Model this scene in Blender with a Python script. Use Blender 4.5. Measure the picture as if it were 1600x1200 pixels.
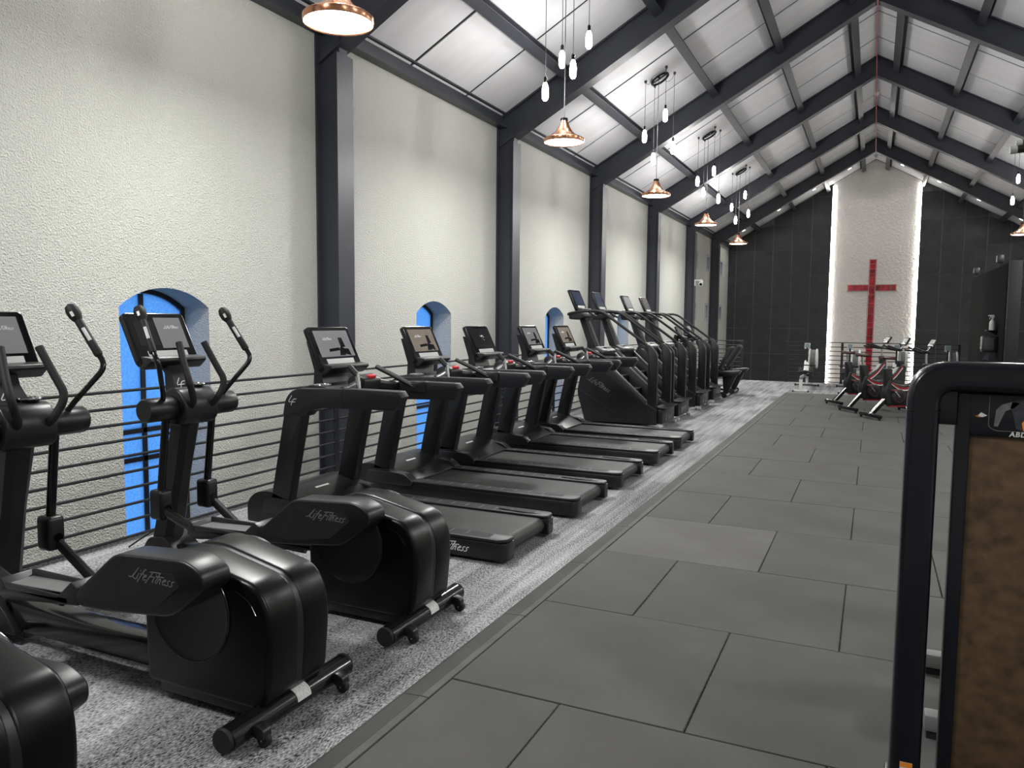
import bpy, bmesh, math, random
from mathutils import Vector, Matrix, Euler
random.seed(7)
scene = bpy.context.scene
for o in list(bpy.data.objects): bpy.data.objects.remove(o)
COL = scene.collection

# ------------------------------------------------------------------ camera, world, exposure
cam_d = bpy.data.cameras.new('camera'); cam = bpy.data.objects.new('camera', cam_d); COL.objects.link(cam)
cam_d.sensor_width = 36.0; cam_d.lens = 36.0 * 1203.0 / 1600.0; cam_d.clip_start = 0.05; cam_d.clip_end = 200
fw = Vector((-0.4222, 0.9027, -0.0829)).normalized(); up = Vector((-0.0430, 0.0716, 0.9965))
rt = fw.cross(up).normalized(); up = rt.cross(fw).normalized()
cam.matrix_world = Matrix(((rt.x, up.x, -fw.x, 0), (rt.y, up.y, -fw.y, 0), (rt.z, up.z, -fw.z, 1.6), (0, 0, 0, 1)))
scene.camera = cam
world = bpy.data.worlds.new('dusk_sky'); scene.world = world; world.use_nodes = True
wb = world.node_tree.nodes['Background']; wb.inputs[0].default_value = (0.13, 0.42, 1.0, 1); wb.inputs[1].default_value = 2.25
vs = scene.view_settings; vs.view_transform = 'Standard'; vs.look = 'None'; vs.gamma = 1; vs.use_curve_mapping = False
vs.exposure = 0.06
DISC_W = 112.0      # each pendant's flat lamp
BULB_W = 23.0      # each bare bulb

# ------------------------------------------------------------------ materials
MATS = {}
def mat(name, col, rough=0.5, metal=0.0, spec=0.5, noise=None, bump=None, emit=None, coat=0.0, vor=None):
    m = bpy.data.materials.new(name); m.use_nodes = True; nt = m.node_tree; n = nt.nodes; L = nt.links
    b = n['Principled BSDF']; b.inputs['Base Color'].default_value = (*col, 1)
    b.inputs['Roughness'].default_value = rough; b.inputs['Metallic'].default_value = metal
    b.inputs['Specular IOR Level'].default_value = spec; b.inputs['Coat Weight'].default_value = coat
    tc = n.new('ShaderNodeTexCoord')
    if noise:                       # (scale xyz, amount, detail)
        mp = n.new('ShaderNodeMapping'); L.new(tc.outputs['Object'], mp.inputs[0]); mp.inputs['Scale'].default_value = noise[0]
        nz = n.new('ShaderNodeTexNoise'); nz.inputs['Scale'].default_value = 1; nz.inputs['Detail'].default_value = noise[2]
        L.new(mp.outputs[0], nz.inputs['Vector'])
        mx = n.new('ShaderNodeMix'); mx.data_type = 'RGBA'
        a = noise[1]
        mr = n.new('ShaderNodeMapRange'); mr.inputs[1].default_value = .3; mr.inputs[2].default_value = .7
        L.new(nz.outputs['Fac'], mr.inputs[0]); L.new(mr.outputs[0], mx.inputs[0])
        mx.inputs[6].default_value = (*[c * (1 - a) for c in col], 1); mx.inputs[7].default_value = (*[min(1, c * (1 + a)) for c in col], 1)
        L.new(mx.outputs[2], b.inputs['Base Color'])
    if bump:                        # (scale, strength, distance)
        mp = n.new('ShaderNodeMapping'); L.new(tc.outputs['Object'], mp.inputs[0])
        sc = bump[0]; mp.inputs['Scale'].default_value = sc if isinstance(sc, tuple) else (sc, sc, sc)
        nz = n.new('ShaderNodeTexNoise'); nz.inputs['Scale'].default_value = 1; nz.inputs['Detail'].default_value = 3
        L.new(mp.outputs[0], nz.inputs['Vector'])
        bp = n.new('ShaderNodeBump'); bp.inputs['Strength'].default_value = bump[1]; bp.inputs['Distance'].default_value = bump[2]
        L.new(nz.outputs['Fac'], bp.inputs['Height']); L.new(bp.outputs[0], b.inputs['Normal'])
    if emit:
        b.inputs['Emission Color'].default_value = (*emit[0], 1); b.inputs['Emission Strength'].default_value = emit[1]
        if len(emit) > 2: m.cycles.emission_sampling = 'NONE'
    MATS[name] = m
    return m
M = MATS
def plaster(name, col, scale, strength, dist):
    m = mat(name, col, .85, spec=.2); nt = m.node_tree; n = nt.nodes; L = nt.links; b = n['Principled BSDF']
    tc = n.new('ShaderNodeTexCoord')
    nz = n.new('ShaderNodeTexNoise'); nz.inputs['Scale'].default_value = scale; nz.inputs['Detail'].default_value = 4; nz.inputs['Distortion'].default_value = .6
    vo = n.new('ShaderNodeTexVoronoi'); vo.inputs['Scale'].default_value = scale * .8; vo.feature = 'SMOOTH_F1'
    for t in (nz, vo): L.new(tc.outputs['Object'], t.inputs['Vector'])
    ad = n.new('ShaderNodeMath'); ad.operation = 'ADD'; L.new(nz.outputs['Fac'], ad.inputs[0]); L.new(vo.outputs['Distance'], ad.inputs[1])
    bp = n.new('ShaderNodeBump'); bp.inputs['Strength'].default_value = strength; bp.inputs['Distance'].default_value = dist
    L.new(ad.outputs[0], bp.inputs['Height']); L.new(bp.outputs[0], b.inputs['Normal'])
    n2 = n.new('ShaderNodeTexNoise'); n2.inputs['Scale'].default_value = .9; n2.inputs['Detail'].default_value = 5
    mp = n.new('ShaderNodeMapping'); mp.inputs['Scale'].default_value = (1, 1, .35); L.new(tc.outputs['Object'], mp.inputs[0]); L.new(mp.outputs[0], n2.inputs['Vector'])
    mx = n.new('ShaderNodeMix'); mx.data_type = 'RGBA'; L.new(n2.outputs['Fac'], mx.inputs[0])
    mx.inputs[6].default_value = (*[c * .9 for c in col], 1); mx.inputs[7].default_value = (*[min(1, c * 1.08) for c in col], 1)
    L.new(mx.outputs[2], b.inputs['Base Color'])
    return m
plaster('plaster', (.54, .545, .505), 88, 1.0, .0115)
plaster('panel_plaster', (.74, .71, .67), 15, .8, .022)
plaster('lower_plaster', (.45, .44, .41), 34, .6, .02)
mat('steel', (.030, .033, .043), .42, spec=.4, noise=((3, 3, 3), .12, 3))
mat('purlin_steel', (.036, .039, .049), .38, spec=.45, noise=((3, 3, 3), .1, 3))
mat('seam', (.013, .013, .015), .8, noise=((3, 3, 3), .1, 2))
mat('ceiling_white', (.74, .74, .76), .55, noise=((.7, 4, .7), .05, 3))
mat('tile_dark', (.030, .0295, .031), .55, noise=((3, 3, 3), .3, 4), bump=(30, .3, .004))
mat('grout', (.13, .125, .125), .8, noise=((6, 6, 6), .25, 3))
mat('led', (1, 1, 1), .5, emit=((1, .97, .92), 28.0))
mat('red_glass', (.36, .008, .02), .18, noise=((4, 4, 4), .55, 2), coat=.3)
mat('cross_edge', (.50, .36, .34), .7, noise=((6, 6, 6), .1, 2))
mat('rail_steel', (.014, .015, .018), .6, spec=.25, noise=((5, 5, 5), .15, 2))
mat('concrete', (.16, .155, .15), .8, noise=((2, 2, 2), .2, 4))
mat('partition_dark', (.010, .010, .0105), .85, spec=.08, noise=((1, 1, 1), .15, 3))
mat('black_plastic', (.005, .0054, .0064), .38, spec=.5, noise=((5, 5, 5), .12, 3), bump=(260, .12, .001))
mat('charcoal_plastic', (.013, .0133, .0145), .38, spec=.5, noise=((5, 5, 5), .1, 3), bump=(260, .12, .001))
mat('housing_plastic', (.0022, .0022, .0025), .31, spec=.26, noise=((5, 5, 5), .1, 3), bump=(300, .1, .0008))
mat('rail_plastic', (.0095, .0105, .013), .45, spec=.4, noise=((5, 5, 5), .1, 3), bump=(300, .1, .0008))
mat('gloss_black', (.006, .006, .007), .16, spec=.5, noise=((6, 6, 6), .1, 2))
mat('rubber', (.012, .012, .0125), .6, spec=.3, noise=((12, 12, 12), .2, 3), bump=(300, .2, .001))
mat('belt', (.026, .026, .026), .55, spec=.35, noise=((1.2, 6, 3), .25, 3), bump=(400, .2, .0008))
mat('grey_pad', (.13, .13, .13), .55, noise=((10, 10, 10), .12, 3), bump=(90, .2, .001))
mat('chrome', (.72, .72, .73), .2, metal=1, noise=((8, 8, 8), .05, 2))
mat('silver', (.42, .42, .42), .35, metal=.8, noise=((8, 8, 8), .08, 2))
mat('screen_grey', (.10, .10, .105), .12, emit=((.55, .55, .57), .13, 0), noise=((4, 4, 4), .04, 2))
mat('screen_dark', (.008, .008, .009), .1, emit=((.2, .22, .25), .02, 0), noise=((9, 9, 9), .4, 3))
mat('screen_black', (.004, .004, .005), .08, noise=((5, 5, 5), .1, 2))
mat('screen_text', (.4, .4, .4), .3, emit=((.8, .8, .8), .35, 0), noise=((9, 9, 9), .05, 2))
mat('screen_warm', (.10, .085, .07), .12, emit=((.55, .46, .38), .16, 0), noise=((9, 9, 9), .12, 2))
mat('screen_blue', (.01, .015, .03), .1, emit=((.25, .4, .8), .05, 0), noise=((30, 30, 30), .7, 3))
mat('letter_grey', (.13, .13, .13), .4, noise=((9, 9, 9), .05, 2))
mat('letter_faint', (.016, .016, .017), .4, noise=((9, 9, 9), .05, 2))
mat('pulse_steel', (.75, .75, .75), .3, metal=.35, noise=((9, 9, 9), .05, 2))
mat('satin_black', (.008, .008, .0085), .42, spec=.4, noise=((6, 6, 6), .1, 2))
mat('letter_white', (.6, .6, .6), .4, noise=((9, 9, 9), .04, 2))
mat('label_white', (.55, .55, .54), .6, noise=((60, 200, 60), .25, 2))
mat('red_plastic', (.5, .012, .02), .35, noise=((9, 9, 9), .1, 2))
mat('white_plastic', (.62, .62, .60), .4, noise=((6, 6, 6), .05, 2))
mat('pale_grey', (.38, .39, .38), .45, noise=((6, 6, 6), .08, 2))
mat('teal_glass', (.15, .19, .19), .15, noise=((9, 9, 9), .1, 2))
mat('copper', (.70, .34, .20), .22, metal=1, noise=((7, 7, 7), .12, 2))
mat('diffuser', (1, 1, 1), .5, emit=((1, .97, .93), 14.0, 0))
mat('bulb_glass', (1, 1, 1), .3, emit=((1, .97, .92), 22.0, 0))
mat('cord', (.05, .05, .055), .5, noise=((20, 20, 20), .1, 2))
mat('red_cable', (.42, .03, .05), .5, noise=((9, 9, 9), .1, 2))
mat('window_frame', (.01, .011, .014), .4, noise=((5, 5, 5), .1, 2))
mat('rubber_tile', (.074, .0735, .0695), .75, spec=.25, noise=((2, 2, 2), .14, 5), bump=(180, .35, .003))
mat('rubber_tile_pale', (.098, .097, .090), .75, spec=.25, noise=((2, 2, 2), .16, 5), bump=(180, .35, .003))
mat('mat_ramp', (.05, .051, .048), .7, spec=.25, noise=((2, 2, 2), .2, 5), bump=(180, .3, .003))
mat('mat_curb', (.085, .085, .08), .7, spec=.25, noise=((4, 4, 4), .15, 5), bump=(180, .3, .003))
mat('bronze_mesh', (.085, .052, .026), .45, spec=.4, noise=((22, 22, 26), .45, 6), bump=(120, .25, .002))
mat('navy_black', (.0035, .0045, .0085), .22, spec=.5, noise=((3, 3, 3), .12, 2))
mat('small_pane', (.10, .115, .15), .15, noise=((3, 3, 3), .15, 2))
mat('window_reveal', (.38, .38, .40), .7, noise=((3, 3, 3), .08, 2))
# frosted blue window glass: outside sky light comes through it
def frosted():
    m = bpy.data.materials.new('frosted_blue'); m.use_nodes = True; nt = m.node_tree; n = nt.nodes; L = nt.links
    b = n['Principled BSDF']; b.inputs['Base Color'].default_value = (.03, .09, .25, 1); b.inputs['Roughness'].default_value = .25
    tr = n.new('ShaderNodeBsdfTranslucent'); tc = n.new('ShaderNodeTexCoord')
    nz = n.new('ShaderNodeTexNoise'); nz.inputs['Scale'].default_value = 55; nz.inputs['Detail'].default_value = 4; L.new(tc.outputs['Object'], nz.inputs['Vector'])
    rp = n.new('ShaderNodeMapRange'); rp.inputs[1].default_value = .3; rp.inputs[2].default_value = .7; L.new(nz.outputs['Fac'], rp.inputs[0])
    mx = n.new('ShaderNodeMix'); mx.data_type = 'RGBA'; L.new(rp.outputs[0], mx.inputs[0])
    mx.inputs[6].default_value = (.62, .70, .80, 1); mx.inputs[7].default_value = (.97, .97, .97, 1); L.new(mx.outputs[2], tr.inputs['Color'])
    ms = n.new('ShaderNodeMixShader'); ms.inputs[0].default_value = .72
    L.new(b.outputs[0], ms.inputs[1]); L.new(tr.outputs[0], ms.inputs[2]); L.new(ms.outputs[0], n['Material Output'].inputs[0])
    MATS['frosted_blue'] = m
frosted()
def carpet():
    m = mat('carpet', (.1, .1, .1), .95, spec=.1); nt = m.node_tree; n = nt.nodes; L = nt.links; b = n['Principled BSDF']
    tc = n.new('ShaderNodeTexCoord')
    def nz(sc, det):
        mp = n.new('ShaderNodeMapping'); mp.inputs['Scale'].default_value = sc; L.new(tc.outputs['Object'], mp.inputs[0])
        t = n.new('ShaderNodeTexNoise'); t.inputs['Scale'].default_value = 1; t.inputs['Detail'].default_value = det; L.new(mp.outputs[0], t.inputs['Vector']); return t
    fine = nz((150, 55, 60), 2); streak = nz((16, .8, 1), 3); big = nz((1.3, .5, 1), 2)
    br = n.new('ShaderNodeTexBrick'); mp = n.new('ShaderNodeMapping'); mp.inputs['Rotation'].default_value = (0, 0, math.pi / 2); L.new(tc.outputs['Object'], mp.inputs[0]); L.new(mp.outputs[0], br.inputs['Vector'])
    br.inputs['Scale'].default_value = 1; br.inputs['Brick Width'].default_value = 1.0; br.inputs['Row Height'].default_value = .25; br.inputs['Mortar Size'].default_value = 0
    br.inputs['Color1'].default_value = (.3, .3, .3, 1); br.inputs['Color2'].default_value = (.7, .7, .7, 1); br.inputs['Bias'].default_value = 0
    def mth(op, a, bb):
        t = n.new('ShaderNodeMath'); t.operation = op
        for i, v in enumerate((a, bb)):
            if isinstance(v, (int, float)): t.inputs[i].default_value = v
            else: L.new(v, t.inputs[i])
        return t.outputs[0]
    s = mth('ADD', mth('MULTIPLY', fine.outputs['Fac'], 1.5), mth('MULTIPLY', streak.outputs['Fac'], .6))
    s = mth('ADD', s, mth('MULTIPLY', br.outputs['Color'], .35)); s = mth('ADD', s, mth('MULTIPLY', big.outputs['Fac'], .15))
    rp = n.new('ShaderNodeMapRange'); rp.inputs[1].default_value = 1.0; rp.inputs[2].default_value = 1.66; L.new(s, rp.inputs[0])
    mx = n.new('ShaderNodeMix'); mx.data_type = 'RGBA'; L.new(rp.outputs[0], mx.inputs[0])
    mx.inputs[6].default_value = (.012, .012, .013, 1); mx.inputs[7].default_value = (.50, .50, .505, 1); L.new(mx.outputs[2], b.inputs['Base Color'])
    bp = n.new('ShaderNodeBump'); bp.inputs['Strength'].default_value = .5; bp.inputs['Distance'].default_value = .004; L.new(fine.outputs['Fac'], bp.inputs['Height']); L.new(bp.outputs[0], b.inputs['Normal'])
carpet()

# ------------------------------------------------------------------ mesh helpers
def fillet(pts, r, n=5):
    """round the inner corners of a polyline"""
    P = [Vector(p) for p in pts]; out = [P[0]]
    for i in range(1, len(P) - 1):
        a, b, c = P[i - 1], P[i], P[i + 1]; u = a - b; v = c - b
        d = min(r, u.length * .49, v.length * .49); s = b + u.normalized() * d; e = b + v.normalized() * d
        for k in range(n + 1):
            t = k / n; out.append(s * (1 - t) ** 2 + b * 2 * t * (1 - t) + e * t * t)
    out.append(P[-1]); return out
def round_poly(pts, r, n=4):
    """round all corners of a closed 2D polygon; r number or list"""
    out = []; N = len(pts)
    for i in range(N):
        a, b, c = Vector(pts[i - 1]), Vector(pts[i]), Vector(pts[(i + 1) % N]); rr = r[i] if isinstance(r, (list, tuple)) else r
        if rr <= 0: out.append(tuple(b)); continue
        u = a - b; v = c - b; d = min(rr, u.length * .49, v.length * .49); s = b + u.normalized() * d; e = b + v.normalized() * d
        for k in range(n + 1):
            t = k / n; out.append(tuple(s * (1 - t) ** 2 + b * 2 * t * (1 - t) + e * t * t))
    return out
class G:
    """collects shapes, then becomes ONE mesh object"""
    def __init__(s): s.bm = bmesh.new()
    def _add(s, t, mtx=None):
        if mtx is not None: t.transform(mtx)
        me = bpy.data.meshes.new('tmp'); t.to_mesh(me); t.free(); s.bm.from_mesh(me); bpy.data.meshes.remove(me); return s
    def box(s, x0, x1, y0, y1, z0, z1, bev=0, seg=2, mtx=None):
        t = bmesh.new(); bmesh.ops.create_cube(t, size=1)
        for v in t.verts: v.co = Vector((x0 + (v.co.x + .5) * (x1 - x0), y0 + (v.co.y + .5) * (y1 - y0), z0 + (v.co.z + .5) * (z1 - z0)))
        if bev: bmesh.ops.bevel(t, geom=t.edges[:], offset=bev, segments=seg, affect='EDGES', profile=.5)
        return s._add(t, mtx)
    def prism(s, pts, axis, a, b, bev=0, seg=2, mtx=None):
        """2D polygon extruded along axis ('x': pts=(y,z), 'y': (x,z), 'z': (x,y))"""
        def P(p, h): return {'x': (h, p[0], p[1]), 'y': (p[0], h, p[1]), 'z': (p[0], p[1], h)}[axis]
        t = bmesh.new(); A = [t.verts.new(P(p, a)) for p in pts]; B = [t.verts.new(P(p, b)) for p in pts]; N = len(pts)
        fa = t.faces.new(A); fb = t.faces.new(B[::-1])
        for i in range(N): t.faces.new((A[i], B[i], B[(i + 1) % N], A[(i + 1) % N]))
        bmesh.ops.recalc_face_normals(t, faces=t.faces[:])
        if bev:
            e = list(fa.edges) + list(fb.edges); bmesh.ops.bevel(t, geom=e, offset=bev, segments=seg, affect='EDGES', profile=.5, clamp_overlap=True)
        return s._add(t, mtx)
    def loft(s, rings, cap=True, mtx=None):
        t = bmesh.new(); R = [[t.verts.new(p) for p in r] for r in rings]; N = len(rings[0])
        for i in range(len(R) - 1):
            for k in range(N): t.faces.new((R[i][k], R[i][(k + 1) % N], R[i + 1][(k + 1) % N], R[i + 1][k]))
        if cap: t.faces.new(R[0][::-1]); t.faces.new(R[-1])
        bmesh.ops.recalc_face_normals(t, faces=t.faces[:])
        return s._add(t, mtx)
    def tube(s, pts, r, n=10, ry=None, mtx=None, upv=None):
        P = [Vector(p) for p in pts]; rings = []; N = len(P)
        T = [((P[min(i + 1, N - 1)] - P[max(i - 1, 0)]).normalized()) for i in range(N)]
        u = upv and Vector(upv) or (Vector((0, 0, 1)) if abs(T[0].z) < .9 else Vector((0, 1, 0)))
        for i in range(N):
            t = T[i]; u = (u - t * u.dot(t)); u.normalize(); w = t.cross(u)
            ra = r[i] if isinstance(r, (list, tuple)) else r; rb = ra if ry is None else (ry[i] if isinstance(ry, (list, tuple)) else ry)
            rings.append([P[i] + u * (math.cos(2 * math.pi * k / n) * ra) + w * (math.sin(2 * math.pi * k / n) * rb) for k in range(n)])
        return s.loft(rings, True, mtx)
    def lathe(s, prof, n=24, c=(0, 0, 0), axis='z', mtx=None):
        rings = []
        for r, h in prof:
            ring = []
            for k in range(n):
                a = 2 * math.pi * k / n; x, y = r * math.cos(a), r * math.sin(a)
                p = {'z': (x, y, h), 'y': (x, h, y), 'x': (h, x, y)}[axis]; ring.append((p[0] + c[0], p[1] + c[1], p[2] + c[2]))
            rings.append(ring)
        return s.loft(rings, True, mtx)
    def torus(s, c, R, r, axis='z', n=28, m=8, mtx=None):
        t = bmesh.new(); V = []
        for i in range(n):
            a = 2 * math.pi * i / n; row = []
            for j in range(m):
                b = 2 * math.pi * j / m; q = R + r * math.cos(b); x, y, h = q * math.cos(a), q * math.sin(a), r * math.sin(b)
                p = {'z': (x, y, h), 'y': (x, h, y), 'x': (h, x, y)}[axis]; row.append(t.verts.new((p[0] + c[0], p[1] + c[1], p[2] + c[2])))
            V.append(row)
        for i in range(n):
            for j in range(m): t.faces.new((V[i][j], V[(i + 1) % n][j], V[(i + 1) % n][(j + 1) % m], V[i][(j + 1) % m]))
        bmesh.ops.recalc_face_normals(t, faces=t.faces[:]); return s._add(t, mtx)
    def obj(s, name, m, parent=None, smooth=True, ang=.62):
        me = bpy.data.meshes.new(name); s.bm.to_mesh(me); s.bm.free(); me.materials.append(M[m] if isinstance(m, str) else m)
        if smooth: me.shade_smooth(); me.set_sharp_from_angle(angle=ang)
        o = bpy.data.objects.new(name, me); COL.objects.link(o)
        if parent is not None: o.parent = parent
        return o
def tag(o, label, cat, group=None, kind=None):
    o['label'] = label; o['category'] = cat
    if group: o['group'] = group
    if kind: o['kind'] = kind
    return o
def thing(name, label, cat, loc=(0, 0, 0), rz=0, group=None):
    o = bpy.data.objects.new(name, None); COL.objects.link(o); o.location = loc; o.rotation_euler = (0, 0, rz); o.empty_display_size = .1
    return tag(o, label, cat, group)
def dup(o, parent=None):
    c = o.copy(); COL.objects.link(c)
    if parent is not None: c.parent = parent
    for ch in list(o.children): dup(ch, c)
    return c
def struct(g, name, m, **k):
    o = g.obj(name, m, **k); o['kind'] = 'structure'; return o
def lettering(text, size, mtx, m, parent, shear=.0, name='lettering', ext=.0006, space=1.0, weight=0):
    cu = bpy.data.curves.new('t', 'FONT'); cu.body = text; cu.size = size; cu.shear = shear; cu.extrude = ext; cu.align_x = 'CENTER'; cu.align_y = 'CENTER'; cu.space_character = space; cu.offset = weight; cu.resolution_u = 3
    t = bpy.data.objects.new('t', cu); COL.objects.link(t); dg = bpy.context.evaluated_depsgraph_get(); dg.update()
    me = bpy.data.meshes.new_from_object(t.evaluated_get(dg)); bpy.data.objects.remove(t); bpy.data.curves.remove(cu)
    me.transform(mtx); me.materials.clear(); me.materials.append(M[m]); me.name = name
    o = bpy.data.objects.new(name, me); COL.objects.link(o); o.parent = parent; return o
GLYPH = {'L': ([[(-.25, .05), (.05, .02), (.42, 1.0)], [(.42, 1.0), (.12, .06), (.55, -.06)]], .52), 'i': ([[(.12, .52), (.05, .02), (.16, .03)], [(.17, .74), (.21, .80)]], .22),
 'f': ([[(.50, .92), (.36, 1.0), (.22, .55), (.02, -.28)], [(.04, .50), (.42, .54)]], .34), 'e': ([[(.08, .26), (.36, .36), (.34, .52), (.18, .48), (.08, .2), (.2, .0), (.42, .12)]], .42),
 'F': ([[(.10, .86), (.5, .92), (1.15, .95)], [(.42, .88), (.26, .4), (.06, -.2)], [(.2, .46), (.62, .5)]], .62), 't': ([[(.26, .9), (.10, .06), (.22, .02)], [(-.05, .60), (.75, .66)]], .26),
 'n': ([[(.10, .5), (.04, .0)], [(.06, .3), (.22, .5), (.30, .42), (.28, .04), (.38, .04)]], .42), 's': ([[(.36, .50), (.18, .48), (.14, .36), (.28, .2), (.24, .04), (.02, .02)]], .38)}
def script_word(word, size, mtx, m, parent, slant=.42, name='lettering', w=.06):
    g = G(); x = 0; P = []
    for ch in word:
        st, adv = GLYPH[ch]
        for s_ in st: P.append([(x + a + slant * b, b) for a, b in s_])
        x += adv
    for s_ in P:
        q = fillet([((a - x / 2) * size * 1.18, (b - .4) * size, 0) for a, b in s_], size * .2, 3)
        g.tube(q, w * size, 4, .0006, upv=None) if False else g.tube(q, .0007, 6, w * size, upv=(0, 0, 1))
    g.bm.transform(mtx); return g.obj(name, m, parent)
def emblem(size, mtx, m, parent):
    g = G()
    for s_ in ([(.42, 1.0), (.0, .42), (.02, .30), (.42, .34)], [(.30, -.05), (.42, .34), (.62, .62), (1.0, .66)], [(.36, .30), (.84, .34)]):
        g.tube(fillet([((a - .5) * size, (b - .5) * size, 0) for a, b in s_], size * .12, 3), .0007, 6, .045 * size, upv=(0, 0, 1))
    g.bm.transform(mtx); return g.obj('emblem', m, parent)
def frame_mtx(o, x, y):
    """matrix with origin o, x and y axes given (text plane)"""
    x = Vector(x).normalized(); y = Vector(y); y = (y - x * x.dot(y)).normalized(); z = x.cross(y)
    return Matrix(((x.x, y.x, z.x, o[0]), (x.y, y.y, z.y, o[1]), (x.z, y.z, z.z, o[2]), (0, 0, 0, 1)))

# ------------------------------------------------------------------ the building
XW, XR, RX = -6.0, 5.6, -0.20          # left wall, right wall, ridge
Y0, YE, ZG = -5.0, 35.6, -3.2          # wall behind the camera, end wall, ground floor
SL = .566                              # roof slope
def under(x): return 7.82 - SL * abs(x - RX)       # underside of rafters
CE = .50                               # ceiling above the rafter underside
FRAMES = [-2.2, 2.65, 7.5, 12.27, 17.07, 22.05, 27.05, 31.55]
def holes_wall(g, x0, x1, y0, y1, z0, z1, holes):
    cols = sorted(set([(h[0], h[1]) for h in holes])); y = y0
    for ya, yb in cols:
        g.prism([(y, z0), (ya, z0), (ya, z1), (y, z1)], 'x', x0, x1)
        hs = sorted([h for h in holes if h[0] == ya], key=lambda h: h[2]); z = z0
        for h in hs:
            bot = [(yb, z)] if True else []
            poly = [(ya, z), (yb, z), (yb, h[2]), (ya, h[2])] if z == z0 or not prev[4] else None
            if poly is None: poly = arch_bottom(prev) + [(yb, h[2]), (ya, h[2])]
            g.prism(poly, 'x', x0, x1); z = h[3]; prev = h
        poly = (arch_bottom(hs[-1]) if hs[-1][4] else [(ya, z), (yb, z)]) + [(yb, z1), (ya, z1)]
        g.prism(poly, 'x', x0, x1); y = yb
    g.prism([(y, z0), (y1, z0), (y1, z1), (y, z1)], 'x', x0, x1)
def arch_pts(ya, yb, z, rise, n=14):
    w = (yb - ya) / 2; R = (w * w + rise * rise) / (2 * rise); c = (ya + yb) / 2; a0 = math.asin(w / R); zc = z + rise - R
    return [(c + R * math.sin(-a0 + 2 * a0 * k / n), zc + R * math.cos(-a0 + 2 * a0 * k / n)) for k in range(n + 1)]
def arch_bottom(h): return arch_pts(h[0], h[1], h[3], h[4])
WIN = [5.185, 10.05, 14.9, 19.72]
SMALL = [(28.15, 28.95), (30.55, 31.2), (33.4, 34.1)]
holes = [(c - .505, c + .505, -.62, 1.69, .18) for c in WIN] + [(a, b, z, z + .66, 0) for a, b in SMALL for z in (1.66, 3.55)]
g = G(); holes_wall(g, XW - .42, XW, Y0, YE + .4, ZG, 5.3, holes)
wl = struct(g, 'wall_left', 'plaster', smooth=False)
g = G(); g.box(XR, XR + .4, Y0, YE + .4, ZG, 5.3); struct(g, 'wall_right', 'plaster', smooth=False)
g = G(); g.prism([(XW - .4, ZG), (XR + .4, ZG), (XR + .4, 5.1), (RX, 8.5), (XW - .4, 5.1)], 'y', Y0 - .3, Y0); struct(g, 'wall_front', 'lower_plaster', smooth=False)
g = G(); g.box(XW - .4, XR + .4, Y0 - .3, YE + .4, ZG - .2, ZG); struct(g, 'floor_lower', 'concrete', smooth=False)

# arched windows: frame, mullion, transoms, panes
for i, c in enumerate(WIN):
    w = bpy.data.objects.new('window_%d' % (i + 1), None); COL.objects.link(w); w['kind'] = 'structure'; w.location = (XW - .36, c, 0)
    outer = [(-.505, -.62), (.505, -.62)] + arch_pts(-.505, .505, 1.69, .18)[::-1]
    inner = [(-.465, -.57), (.465, -.57)] + arch_pts(-.465, .465, 1.66, .165)[::-1]
    N = len(outer); g = G(); t = bmesh.new()
    ring = [[t.verts.new((x, p[0], p[1])) for p in poly] for poly, x in ((outer, .03), (inner, .03), (inner, -.03), (outer, -.03))]
    for a in range(4):
        for k in range(N): t.faces.new((ring[a][k], ring[a][(k + 1) % N], ring[(a + 1) % 4][(k + 1) % N], ring[(a + 1) % 4][k]))
    bmesh.ops.recalc_face_normals(t, faces=t.faces[:]); g._add(t); g.obj('window_frame', 'window_frame', w, smooth=False)
    g = G(); g.box(-.025, .025, -.022, .022, -.57, 1.82); g.obj('mullion', 'window_frame', w, smooth=False)
    for z in (.235, .51):
        g = G(); g.box(-.025, .025, -.465, .465, z - .022, z + .022); g.obj('transom', 'window_frame', w, smooth=False)
    arch = arch_pts(-.465, .465, 1.66, .165)
    for s in (-1, 1):
        half = [p for p in arch if p[0] * s > .023]; edge = (s * .022, 1.823)
        for za, zb in ((-.57, .213), (.257, .488)):
            g = G(); g.box(-.006, .006, min(s * .022, s * .465), max(s * .022, s * .465), za, zb); g.obj('pane', 'frosted_blue', w, smooth=False)
        poly = [(s * .022, .532), (s * .465, .532)] + (half[::-1] if s > 0 else half) + [edge]
        g = G(); g.prism(poly, 'x', -.006, .006); g.obj('pane', 'frosted_blue', w, smooth=False)
for i, (a, b) in enumerate(SMALL):
    for j, z in enumerate((1.66, 3.55)):
        w = bpy.data.objects.new('window_%d' % (5 + 2 * i + j), None); COL.objects.link(w); w['kind'] = 'structure'; w.location = (XW - .1, (a + b) / 2, z)
        h = (b - a) / 2; g = G()
        for bx_ in ((-h, h, 0, .09), (-h, h, .57, .66), (-h, -h + .12, .09, .57), (h - .12, h, .09, .57)): g.box(-.03, .115, *bx_)
        g.obj('window_frame', 'window_reveal', w, smooth=False)
        g = G(); g.box(-.02, 0, -h + .12, h - .12, .09, .57); g.obj('pane', 'small_pane', w, smooth=False)

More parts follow.
